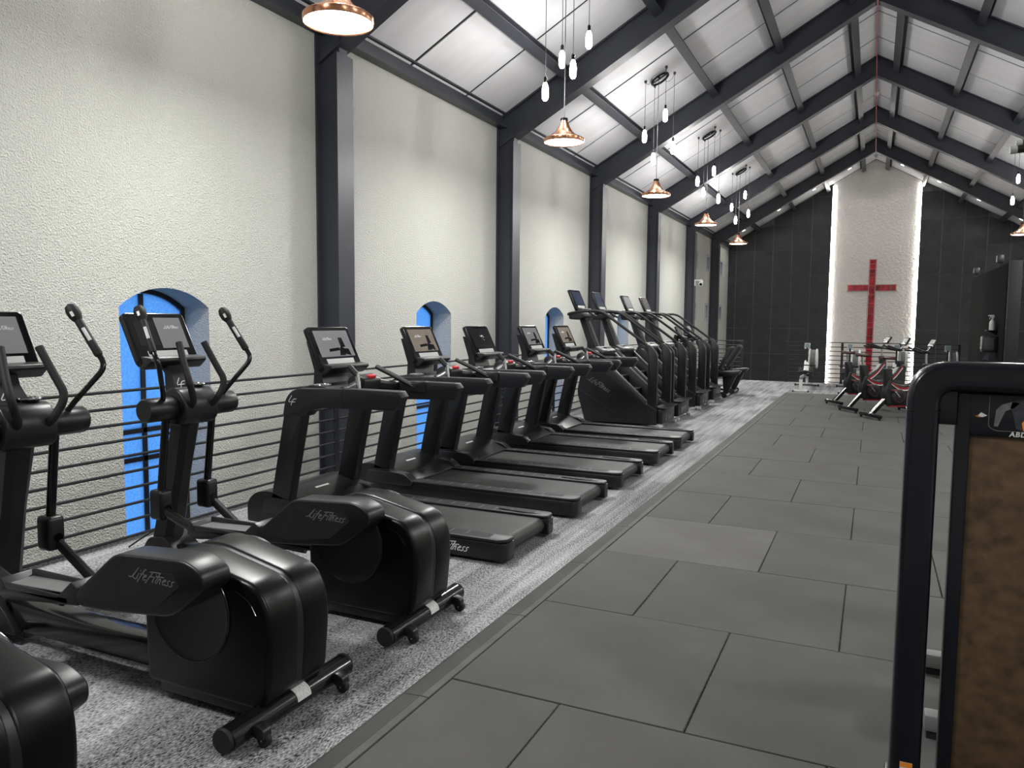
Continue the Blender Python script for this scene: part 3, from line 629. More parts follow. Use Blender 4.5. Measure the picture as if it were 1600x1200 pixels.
# ------------------------------------------------------------------ treadmills
def treadmill(yc, label, screen, art):
    r = thing('treadmill', label, 'treadmill', (-2.1, yc, 0), 0, 'treadmills in a row')
    # side rails, belt, rollers
    for s in (-1, 1):
        ya, yb = (s * .43, s * .295)
        plan = [(-1.95, ya), (-.0, ya), (.0, yb), (-1.95, yb)]
        sr = G().prism(round_poly(plan, [.0, .085, .01, .0], 6), 'z', .025, .142, .006).obj('side_skirt', 'black_plastic', r)
        plan2 = [(-1.72, s * .427), (-.006, s * .427), (-.006, s * .285), (-1.72, s * .285)]
        G().prism(round_poly(plan2, [.02, .085, .03, .02], 6), 'z', .143, .168, .009, 3).obj('foot_rail', 'satin_black', r)
        for k in range(10):
            x = -1.45 + k * .125; g = G(); g.box(x - .004, x + .004, s * .34 - .035, s * .34 + .035, .1682, .1688); g.obj('step_mark', 'letter_grey', r, smooth=False)
        G().prism(round_poly([(-1.66, s * .405), (-.14, s * .405), (-.14, s * .31), (-1.66, s * .31)], .02), 'z', .1672, .1681).obj('tread_strip', 'rubber', r)
    prof = [(-1.75, .148), (-.10, .148)] + [(-.085 + .055 * math.sin(a), .093 + .055 * math.cos(a)) for a in [math.radians(k) for k in range(0, 190, 15)]] + [(-1.75, .04)]
    G().prism(prof, 'y', -.283, .283).obj('running_belt', 'belt', r)
    G().box(-1.9, -.16, -.29, .29, .03, .088, .004).obj('deck_frame', 'black_plastic', r)
    for s in (-1, 1):
        G().lathe([(0, s * .284), (.018, s * .284), (.018, s * .292), (0, s * .292)], 14, (-.075, 0, .095), 'y').obj('roller_cap', 'silver', r)
        g = G(); g.lathe([(0, 0), (.035, 0), (.035, .026), (0, .026)], 12, (-.25, s * .37, 0)); g.lathe([(0, 0), (.035, 0), (.035, .026), (0, .026)], 12, (-1.8, s * .37, 0)); g.obj('foot', 'rubber', r)
    script_word('LifeFitness', .062, frame_mtx((-.44, -.4305, .085), (1, 0, 0), (0, 0, 1)), 'letter_white' if yc < 5 else 'letter_faint', r)
    g = G(); g.tube(fillet([(-.42, .33, .172), (-.32, .31, .174), (-.2, .305, .172), (-.05, .33, .165), (.004, .345, .10)], .05), .0045, 6); g.obj('tether_cord', 'rubber', r)
    # motor hood
    hp = [(-2.2, .045), (-2.2, .20), (-2.12, .275), (-1.98, .30), (-1.70, .225), (-1.55, .165), (-1.55, .15), (-1.8, .04)]
    hd = G().prism(round_poly(hp, [.02, .05, .05, .06, .03, .005, .0, .02], 5), 'y', -.44, .44, .03, 3).obj('motor_hood', 'black_plastic', r)
    G().prism([(-1.86, .2665), (-1.84, .261), (-1.84, .2625), (-1.86, .268)], 'y', -.06, .10).obj('hood_badge', 'letter_white', hd)
    for s in (-1, 1):
        y0, y1 = (-.44, -.352) if s < 0 else (.352, .44)
        po = G().prism(round_poly([(-1.965, .22), (-1.795, .22), (-1.635, .96), (-1.81, .96)], .012), 'y', y0, y1, .022, 3).obj('upright', 'black_plastic', r)
        G().prism([(-1.972, .235), (-1.785, .235), (-1.782, .252), (-1.968, .252)], 'y', y0 - .004, y1 + .004, .004).obj('collar', 'charcoal_plastic', po)
        G().prism(round_poly([(-2.05, .12), (-2.03, .235), (-1.74, .235), (-1.62, .225), (-1.54, .165), (-1.55, .12)], .03, 5), 'y', y0 - .006, y1 + .006, .02, 3).obj('upright_shoe', 'charcoal_plastic', po)
        hr = [(-1.83, .885), (-1.80, 1.02), (-1.72, 1.085), (-1.2, 1.105), (-.82, 1.105), (-.79, 1.065), (-.85, .972), (-1.48, .955), (-1.57, .935), (-1.62, .885)]
        h = G().prism(round_poly(hr, [.01, .05, .06, .05, .008, .008, .012, .05, .03, .02], 5), 'y', y0 - .006, y1 + .006, .012, 2).obj('handrail', 'rail_plastic', r)
        G().box(-1.285, -1.283, y0 - .007, y1 + .007, .965, 1.104).obj('handrail_seam', 'screen_black', h)
    emblem(.07, frame_mtx((-1.735, -.4467, 1.0), (1, 0, 0), (0, 0, 1)), 'letter_white', r)
    # dash between the handrails
    ds = G().prism(round_poly([(-1.80, .96), (-1.80, 1.06), (-1.66, 1.11), (-1.50, 1.10), (-1.42, 1.06), (-1.46, .99), (-1.7, .94)], .03, 4), 'y', -.345, .345, .01).obj('dash', 'charcoal_plastic', r)
    for s in (-1, 1):
        G().torus((-1.60, s * .27, 1.108), .058, .006, 'z', 30, 8).obj('cup_rim', 'chrome', ds)
        G().lathe([(0, 1.09), (.054, 1.09), (.058, 1.107), (.05, 1.107), (.045, 1.098), (0, 1.098)], 24, (-1.60, s * .27, 0)).obj('cup_holder', 'screen_black', ds)
    G().tube(fillet([(-1.36, -.345, 1.07), (-1.38, -.18, 1.095), (-1.42, 0, 1.125), (-1.38, .18, 1.095), (-1.36, .345, 1.07)], .1), [.028] * 7 + [.04] * 13 + [.028] * 0 if False else .036, 14).obj('front_bar', 'charcoal_plastic', r)
    G().prism(round_poly([(-1.50, 1.06), (-1.50, 1.15), (-1.42, 1.185), (-1.33, 1.15), (-1.34, 1.07)], .03), 'y', -.11, .11, .02).obj('stop_panel', 'charcoal_plastic', r)
    G().box(-1.37, -1.335, -.045, .045, 1.145, 1.178, .012, 3).obj('stop_button', 'red_plastic', r)
    G().tube([(-1.30, -.23, 1.08), (-1.315, -.23, 1.20)], .018, 14).obj('pulse_grip', 'chrome', r)
    G().tube([(-1.315, -.23, 1.185), (-1.38, -.24, 1.25)], .022, 12).obj('grip_head', 'charcoal_plastic', r)
    hb = G().tube([(-1.52, .305, 1.215), (-1.36, .325, 1.145), (-1.17, .35, 1.055)], .019, 12, .025).obj('grip_bar', 'rubber', r)
    G().prism(round_poly([(-1.24, 1.03), (-1.22, 1.09), (-1.08, 1.115), (-1.08, 1.02)], .015), 'y', .325, .385, .01).obj('grip_mount', 'charcoal_plastic', hb)
    # console on its neck
    G().loft([[(-1.72 + a * .05, b * .17, 1.06) for a, b in ((-1, -1), (1, -1), (1, 1), (-1, 1))], [(-1.74 + a * .035, b * .15, 1.20) for a, b in ((-1, -1), (1, -1), (1, 1), (-1, 1))], [(-1.815 + a * .025, b * .16, 1.42) for a, b in ((-1, -1), (1, -1), (1, 1), (-1, 1))]]).obj('console_neck', 'black_plastic', r)
    console(r, (-1.765, 1.535), (-1.615, 1.22), .50, screen, art)
    return r
treadmill(4.85, 'black treadmill with a grey screen picture, next to the elliptical trainers', 'screen_grey', 'bike')
treadmill(6.16, 'black treadmill with a warm grey screen picture, second from the elliptical trainers', 'screen_warm', 'bike')
treadmill(7.34, 'black treadmill with white sparks on a dark screen, middle of the treadmill row', 'screen_dark', 'spark')
treadmill(8.70, 'black treadmill with a grey screen picture, second from the stair climbers', 'screen_grey', 'bike')
treadmill(9.84, 'black treadmill with a warm brown screen picture, next to the stair climbers', 'screen_warm', 'bike')
mat('stripe_red', (.27, .008, .016), .4, noise=((9, 9, 9), .1, 2))
mat('trim_grey', (.045, .046, .048), .35, spec=.5, noise=((8, 8, 8), .1, 2))
mat('aluminium', (.22, .22, .22), .45, metal=.3, noise=((8, 8, 8), .1, 2))
mat('saddle_red', (.045, .010, .011), .5, noise=((9, 9, 9), .2, 2))
mat('pedal_red', (.13, .03, .033), .45, noise=((40, 40, 40), .6, 2))
mat('orange_print', (.75, .25, .03), .4, noise=((9, 9, 9), .05, 2))
mat('print_grey', (.12, .125, .135), .4, noise=((50, 50, 50), .3, 2))
mat('print_dark', (.035, .038, .045), .4, noise=((50, 50, 50), .4, 2))
mat('frame_grey', (.017, .017, .018), .65, spec=.2, noise=((4, 4, 4), .12, 2))
mat('wipe_blue', (.40, .44, .55), .7, noise=((9, 9, 9), .1, 2))
mat('downlight_glow', (1, 1, 1), .5, emit=((1, .98, .95), 12, 0))
# ------------------------------------------------------------------ stair climbers
def climber(yc, label, screen):
    r = thing('stair_climber', label, 'stair climber', (-2.85, yc, 0), 0, 'stair climbers in a row')
    for s in (-1, 1):
        y0, y1 = (-.44, -.37) if s < 0 else (.37, .44); yo = -.44 if s < 0 else .44
        poly = [(-1.17, .05), (-1.30, .50), (-1.20, .98), (-1.08, 1.10), (-.98, 1.06), (-.20, .36), (-.06, .30), (-.03, .05)]
        sp = G().prism(round_poly(poly, [.03, .08, .12, .08, .05, .06, .03, .02], 4), 'y', y0, y1, .025, 3).obj('side_panel', 'black_plastic', r)
        G().prism([(-1.27, .545), (-1.265, .525), (-.47, .07), (-.44, .07)], 'y', yo - .003 if s < 0 else yo - .001, yo + .001 if s < 0 else yo + .003).obj('panel_groove', 'charcoal_plastic', sp)
        if s < 0:
            script_word('LifeFitness', .075, frame_mtx((-.93, -.4425, .62), (1, 0, -.55), (.55, 0, 1)), 'letter_grey', sp, slant=.1)
        G().prism([(-1.0, 1.075), (-.965, 1.095), (-.19, .40), (-.215, .365)], 'y', y0 - .004, y1 + .012 if s < 0 else y1 + .004, .008).obj('slope_trim', 'trim_grey', sp)
        yp0, yp1 = (-.475, -.39) if s < 0 else (.39, .475)
        pl = G().prism(round_poly([(-.17, .05), (-.17, 1.10), (-.235, 1.215), (-.165, 1.26), (-.035, 1.12), (-.03, .9), (-.03, .05)], [.01, .05, .02, .03, .05, .05, .01], 4), 'y', yp0, yp1, .02, 3).obj('rear_pillar', 'black_plastic', r)
        G().prism([(-.172, .37), (-.028, .28), (-.028, .268), (-.172, .358)], 'y', yp0 - .003, yp1 + .003).obj('pillar_band', 'trim_grey', pl)
        ym = s * .432
        G().tube(fillet([(-.13, ym, 1.17), (-.24, ym, 1.27), (-.93, ym, 1.755), (-1.30, ym, 1.735), (-1.52, s * .33, 1.70), (-1.56, s * .05, 1.69)], .12, 6), .0215, 12).obj('handrail', 'rubber', r)
        G().tube(fillet([(-1.42, s * .24, 1.70), (-1.25, s * .26, 1.77), (-1.05, s * .28, 1.66)], .05), .017, 10).obj('inner_grip', 'rubber', r)
        G().box(.0, .07, s * .42 - .045, s * .42 + .045, .0, .05, .012).obj('foot', 'pale_grey', r)
    for k in range(4):
        x, z = -.30 - k * .215, .34 + k * .20
        st = G().box(x - .215, x + .02, -.365, .365, z - .03, z, .006).obj('stair_step', 'rubber', r)
        G().box(x + .012, x + .024, -.36, .36, z - .012, z + .003).obj('step_nosing', 'trim_grey', st)
        G().box(x - .222, x - .212, -.36, .36, z, z + .17).obj('riser', 'charcoal_plastic', st)
    G().prism(round_poly([(-1.20, .06), (-1.24, .5), (-1.20, 1.05), (-1.06, 1.16), (-.94, 1.10), (-.98, .9), (-.60, .30), (-.3, .06)], .05), 'y', -.369, .369, .01).obj('core_body', 'black_plastic', r)
    G().prism(round_poly([(-1.18, 1.08), (-1.15, 1.165), (-1.02, 1.19), (-.90, 1.13), (-.92, 1.06)], .03), 'y', -.30, .30, .02).obj('front_shelf', 'charcoal_plastic', r)
    for s in (-1, 1): G().torus((-1.02, s * .20, 1.188), .05, .007, 'z', 24, 6).obj('cup_rim', 'pale_grey', r)
    G().box(-1.08, -.97, -.10, .10, 1.183, 1.194, .003).obj('tray_insert', 'pale_grey', r)
    G().box(-.08, .045, -.385, .385, .06, .28, .012).obj('rear_panel', 'black_plastic', r)
    G().box(-.10, .10, -.385, .385, .285, .31, .01).obj('entry_step', 'rubber', r)
    for k in range(4):
        y = -.16 + k * .10; G().box(.046, .05, y - .03, y + .03, .10, .20, .0).obj('vent_slot', 'screen_black', r)
    G().loft([[(-1.13 + a * .085, b * .085, 1.08) for a, b in ((-1, -.6), (-.5, -1), (.5, -1), (1, -.6), (1, .6), (.5, 1), (-.5, 1), (-1, .6))], [(-1.37 + a * .07, b * .075, 1.68) for a, b in ((-1, -.6), (-.5, -1), (.5, -1), (1, -.6), (1, .6), (.5, 1), (-.5, 1), (-1, .6))]]).obj('mast', 'black_plastic', r)
    G().prism(round_poly([(-1.52, 1.62), (-1.52, 1.70), (-1.42, 1.755), (-1.28, 1.73), (-1.25, 1.66), (-1.35, 1.61)], .03), 'y', -.27, .27, .02).obj('hub_cover', 'charcoal_plastic', r)
    console(r, (-1.53, 2.09), (-1.385, 1.765), .47, screen, 'plain')
    return r
climber(11.70, 'black stair climber with a blue-lit screen, next to the treadmills', 'screen_blue')
climber(12.76, 'black stair climber with a blue-lit screen, second from the treadmills', 'screen_blue')
climber(14.48, 'black stair climber with a plain grey screen, third from the treadmills', 'screen_grey')
climber(15.78, 'black stair climber with a dark screen, next to the recumbent bikes', 'screen_dark')

# ------------------------------------------------------------------ recumbent bikes
def recumbent(yc, label, screen):
    r = thing('recumbent_bike', label, 'exercise bike', (-2.55, yc, 0), 0, 'recumbent bikes beyond the climbers')
    rail = G().prism(round_poly([(-1.15, .33), (-1.15, .44), (.03, .575), (.06, .56), (.0, .48), (-1.0, .33)], .015), 'y', -.10, .10, .012).obj('seat_rail', 'black_plastic', r)
    G().prism([(-1.1, .448), (.02, .576), (.02, .582), (-1.1, .454)], 'y', -.075, .075).obj('rail_top', 'aluminium', rail)
    G().prism(round_poly([(-.30, .06), (-.22, .06), (-.02, .50), (-.34, .47), (-.32, .40)], .02), 'y', -.05, .05, .012).obj('rear_leg', 'black_plastic', r)
    st = G().tube([(-.23, -.30, .05), (-.23, .30, .05)], .036, 14).obj('rear_stabilizer', 'gloss_black', r)
    for s in (-1, 1):
        G().lathe([(0, -.02), (.05, -.02), (.055, 0), (.05, .02), (0, .02)], 16, (-.235, s * .31, .056), 'y').obj('wheel', 'rubber', st)
    G().prism(round_poly([(-.82, .55), (-.80, .60), (-.42, .63), (-.38, .60), (-.42, .56)], .025), 'y', -.21, .21, .03, 3).obj('seat', 'rubber', r)
    bk = G().prism(round_poly([(-.42, .60), (-.36, .59), (-.10, 1.03), (-.13, 1.08), (-.19, 1.07)], .025), 'y', -.20, .20, .03, 3).obj('backrest', 'rubber', r)
    G().tube(fillet([(-.50, -.22, .52), (-.34, -.24, .55), (-.62, -.25, .72)], .08), .017, 10).obj('seat_handle', 'gloss_black', r)
    G().tube(fillet([(-.50, .22, .52), (-.34, .24, .55), (-.62, .25, .72)], .08), .017, 10).obj('seat_handle', 'gloss_black', r)
    h = G().prism(round_poly([(-1.75, .06), (-1.80, .40), (-1.62, .62), (-1.30, .60), (-1.02, .40), (-1.0, .08)], .07, 5), 'y', -.16, .16, .04, 3).obj('housing', 'black_plastic', r)
    G().box(-1.78, -.25, -.06, .06, .05, .10, .01).obj('base_rail', 'gloss_black', r)
    G().tube([(-1.70, -.27, .035), (-1.70, .27, .035)], .034, 14).obj('front_stabilizer', 'gloss_black', r)
    G().tube([(-1.52, 0, .58), (-1.33, 0, 1.30)], .045, 12, .06).obj('mast', 'black_plastic', r)
    G().tube(fillet([(-1.05, -.26, 1.22), (-1.25, -.24, 1.16), (-1.36, 0, 1.13), (-1.25, .24, 1.16), (-1.05, .26, 1.22)], .1), .017, 10).obj('handlebar', 'rubber', r)
    for s in (-1, 1):
        G().tube([(-1.32, s * .17, .38), (-1.26, s * .18, .24)], .014, 8).obj('crank', 'silver', h)
        G().box(-1.31, -1.20, s * .20 - .05, s * .20 + .05, .22, .25, .01).obj('pedal', 'rubber', h)
    console(r, (-1.32, 1.50), (-1.20, 1.24), .38, screen, 'plain')
    return r
recumbent(16.78, 'black recumbent exercise bike next to the stair climbers', 'screen_dark')
recumbent(17.80, 'black recumbent exercise bike nearest the short railing by the dark tiled wall', 'screen_grey')

# ------------------------------------------------------------------ spin bikes (local front = +X)
def spin_bike(loc, label, rz=math.radians(31)):
    r = thing('spin_bike', label, 'exercise bike', loc, rz, 'spin bikes before the lit panel')
    st = G().box(-.035, .035, -.30, .30, .035, .085, .012).obj('rear_stabilizer', 'gloss_black', r)
    for s in (-1, 1):
        G().lathe([(0, 0), (.022, 0), (.022, .036), (0, .036)], 12, (0, s * .27, 0)).obj('foot', 'rubber', st)
        G().lathe([(0, .084), (.012, .084), (.012, .10), (0, .102)], 10, (0, s * .06, 0)).obj('bolt', 'chrome', st)
    strut = G().prism([(-.02, .085), (.06, .085), (.36, .40), (.28, .40)], 'y', -.045, .045, .006).obj('rear_strut', 'gloss_black', r)
    G().prism([(-.018, .095), (-.010, .09), (.272, .385), (.264, .39)], 'y', -.046, -.028).obj('strut_edge', 'silver', strut)
    G().prism(round_poly([(.24, .36), (.42, .30), (.315, .84), (.205, .84)], .02), 'y', -.045, .045, .015).obj('seat_tube', 'black_plastic', r)
    G().tube([(.245, 0, .84), (.235, 0, 1.0)], .017, 10).obj('seat_post', 'chrome', r)
    sd = G(); sd.loft([[(x, b * w, z + c) for b, c in ((-1, -.02), (-.6, -.045), (.6, -.045), (1, -.02), (.7, .01), (-.7, .01))] for x, w, z in ((.12, .04, 1.03), (.15, .085, 1.04), (.22, .08, 1.035), (.29, .04, 1.03), (.37, .02, 1.025), (.39, .01, 1.02))]); sd.obj('saddle', 'saddle_red', r)
    body = [(.24, .23), (.20, .42), (.26, .66), (.36, .60), (.52, .56), (.68, .58), (.82, .68), (.95, .86), (1.03, .84), (1.03, .60), (1.0, .32), (.80, .22)]
    bd = G().prism(round_poly(body, .04, 4), 'y', -.07, .07, .025, 3).obj('frame_housing', 'black_plastic', r)
    for s in (-1, 1):
        y0, y1 = sorted((s * .0705, s * .0735))
        def band(off, w, m, nm):
            c = [(.30, .63), (.42, .545), (.56, .52), (.70, .56), (.84, .68), (.96, .84)]
            p = [(a, b + off) for a, b in c]; q = [(a + .01, b + off - w) for a, b in c]
            pp = [tuple(v.xz) for v in fillet([(a, 0, b) for a, b in p], .06, 3)]; qq = [tuple(v.xz) for v in fillet([(a, 0, b) for a, b in q], .06, 3)]
            g = G(); t = bmesh.new()
            for i in range(len(pp) - 1):
                for yy in (y0, y1): pass
                V = [t.verts.new((x, yy, z)) for yy in (y0, y1) for x, z in (pp[i], pp[i + 1], qq[i + 1], qq[i])]
                for f in ((0, 1, 2, 3), (7, 6, 5, 4), (0, 4, 5, 1), (1, 5, 6, 2), (2, 6, 7, 3), (3, 7, 4, 0)): t.faces.new([V[k] for k in f])
            bmesh.ops.remove_doubles(t, verts=t.verts[:], dist=.0001); bmesh.ops.recalc_face_normals(t, faces=t.faces[:]); g._add(t); g.obj(nm, m, bd)
        band(.0, .035, 'stripe_red', 'red_stripe'); band(-.037, .018, 'white_plastic', 'white_stripe')
        cg = G().lathe([(0, s * .06), (.13, s * .06), (.13, s * .085), (.11, s * .098), (.05, s * .10), (0, s * .10)], 30, (.44, 0, .37), 'y').obj('chain_guard', 'black_plastic', r)
        G().torus((.44, s * .099, .37), .085, .003, 'y', 28, 6).obj('guard_ring', 'pedal_red', cg)
        G().tube([(.44, s * .10, .37), (.44 + s * .12, s * .115, .37 - .12 * s)], .014, 8).obj('crank_arm', 'chrome', cg)
        px_, pz_ = .44 + s * .12, .37 - .12 * s
        G().box(px_ - .05, px_ + .05, s * .165 - .045, s * .165 + .045, pz_ - .012, pz_ + .012, .005).obj('pedal', 'pedal_red', cg)
        G().lathe([(0, s * .05), (.20, s * .05), (.215, s * .045), (.215, s * .07), (.19, s * .078), (0, s * .078)], 36, (.86, 0, .36), 'y').obj('flywheel_cover', 'charcoal_plastic', r)
    G().prism([(.30, .20), (.30, .225), (1.0, .225), (1.0, .20)], 'y', -.05, .05, .004).obj('base_rail', 'stripe_red', r)
    G().prism(round_poly([(.92, .62), (1.02, .60), (1.0, .92), (.90, .92)], .02), 'y', -.04, .04, .012).obj('head_tube', 'black_plastic', r)
    G().tube([(.945, 0, .92), (.935, 0, 1.10)], .018, 10).obj('bar_post', 'silver', r)
    fs = G().box(1.10, 1.17, -.27, .27, .035, .085, .012).obj('front_stabilizer', 'gloss_black', r)
    for s in (-1, 1): G().lathe([(0, 0), (.022, 0), (.022, .036), (0, .036)], 12, (1.135, s * .24, 0)).obj('foot', 'rubber', fs)
    G().prism([(1.10, .085), (1.17, .085), (1.03, .40), (.95, .40)], 'y', -.04, .04, .006).obj('front_strut', 'gloss_black', r)
    hb = G().tube(fillet([(.66, -.07, 1.19), (.86, -.10, 1.12), (.92, 0, 1.10), (.86, .10, 1.12), (.66, .07, 1.19)], .06, 5), .016, 10).obj('handlebar', 'rubber', r)
    for s in (-1, 1): G().tube(fillet([(.90, s * .03, 1.10), (.86, s * .21, 1.12), (.70, s * .235, 1.14)], .06, 5), .016, 10).obj('drop_bar', 'rubber', hb)
    G().tube([(.92, 0, 1.10), (1.02, 0, 1.22)], .014, 8).obj('console_post', 'gloss_black', r)
    mt = frame_mtx((.985, 0, 1.20), (0, -1, 0), (.55, 0, .85))
    g = G(); g.box(-.085, .085, 0, .16, -.03, 0, .012); g.bm.transform(mt); c = g.obj('console', 'gloss_black', r)
    g = G(); g.box(-.06, .06, .06, .14, 0, .002); g.bm.transform(mt); g.obj('screen', 'pale_grey', c)
    g = G(); g.box(-.06, .06, .015, .045, 0, .004); g.bm.transform(mt); g.obj('button_strip', 'white_plastic', c)
    return r
spin_bike((-.64, 16.12, TZ), 'black and red spin bike farthest from the abdominal machine, beside the rowers')
spin_bike((-.36, 15.02, TZ), 'black and red spin bike in the middle of the three spin bikes')
spin_bike((.01, 14.07, TZ), 'black and red spin bike closest to the abdominal machine')

# ------------------------------------------------------------------ rowing machines (flywheel towards +Y)
def rower(x, y, label, rz):
    r = thing('rowing_machine', label, 'rowing machine', (x, y, 0), rz, 'rowing machines by the end railing')
    lg = G().box(-.035, .035, -.03, .03, .04, .30, .006).obj('rear_leg', 'white_plastic', r)
    G().box(-.15, .15, -.035, .035, .012, .045, .008).obj('rear_foot', 'white_plastic', r)
    for s in (-1, 1): G().box(s * .165 - .018, s * .165 + .018, -.04, .04, 0, .03, .006).obj('foot_pad', 'rubber', r)
    G().box(-.03, .03, -.06, 1.45, .30, .36, .006).obj('slide_rail', 'aluminium', r)
    G().prism(round_poly([(-.16, .42), (.0, .45), (.16, .42), (.14, .39), (-.14, .39)], .02), 'y', .75, .98, .02).obj('seat', 'rubber', r)
    G().box(-.06, .06, .80, .93, .355, .40, .006).obj('seat_carriage', 'charcoal_plastic', r)
    for s in (-1, 1): G().box(s * .12 - .05, s * .12 + .05, 1.28, 1.31, .22, .50, .008, mtx=None).obj('footrest', 'charcoal_plastic', r)
    G().box(-.17, .17, 1.30, 1.36, .28, .34, .006).obj('foot_bracket', 'gloss_black', r)
    G().prism(round_poly([(1.35, .28), (1.35, .38), (1.62, .66), (2.0, .62), (2.0, .30), (1.7, .24)], .04), 'x', -.06, .06, .015).obj('body', 'white_plastic', r)
    fw_ = G().lathe([(.0, .03), (.12, .03), (.235, .03), (.25, .045), (.25, .06), (.22, .07), (.22, .19), (.25, .20), (.25, .215), (.235, .235), (.0, .235)], 36, (0, 1.78, .70), 'x').obj('flywheel_cage', 'white_plastic', r)
    G().lathe([(0, .072), (.222, .072), (.222, .188), (0, .188)], 36, (0, 1.78, .70), 'x').obj('flywheel_screen', 'grey_pad', fw_)
    G().prism([(1.80, .06), (1.86, .06), (1.80, .45), (1.74, .45)], 'x', -.03, .03, .006).obj('front_leg', 'white_plastic', r)
    G().box(-.26, .26, 1.80, 1.85, .012, .05, .01).obj('front_foot', 'trim_grey', r)
    for s in (-1, 1): G().lathe([(0, -.015), (.03, -.015), (.03, .015), (0, .015)], 14, (s * .275, 1.825, .031), 'x').obj('wheel', 'rubber', r)
    G().tube([(0, 1.62, .60), (0.0, 1.50, .98)], .03, 10, .02).obj('monitor_arm', 'gloss_black', r)
    mt = frame_mtx((0, 1.49, .95), (1, 0, 0), (0, .25, 1))
    g = G(); g.box(-.065, .065, 0, .15, -.03, 0, .01); g.bm.transform(mt); m_ = g.obj('monitor', 'pale_grey', r)
    g = G(); g.box(-.05, .05, .03, .135, 0, .002); g.bm.transform(mt); g.obj('screen', 'teal_glass', m_)
    G().tube([(-.22, 1.36, .55), (.22, 1.36, .55)], .014, 10).obj('handle', 'rubber', r)
    G().tube([(-.0, 1.36, .55), (0, 1.66, .60)], .005, 6).obj('chain', 'chrome', r)
    return r
rower(-1.47, 18.9, 'pale grey rowing machine on its own before the dark tiles', 0)
rower(-.50, 18.95, 'pale grey rowing machine behind the spin bikes, second from the dark tiles', 0)
rower(.52, 18.95, 'pale grey rowing machine behind the spin bike consoles', 0)
rower(1.58, 18.95, 'pale grey rowing machine beside the dark partition', 0)

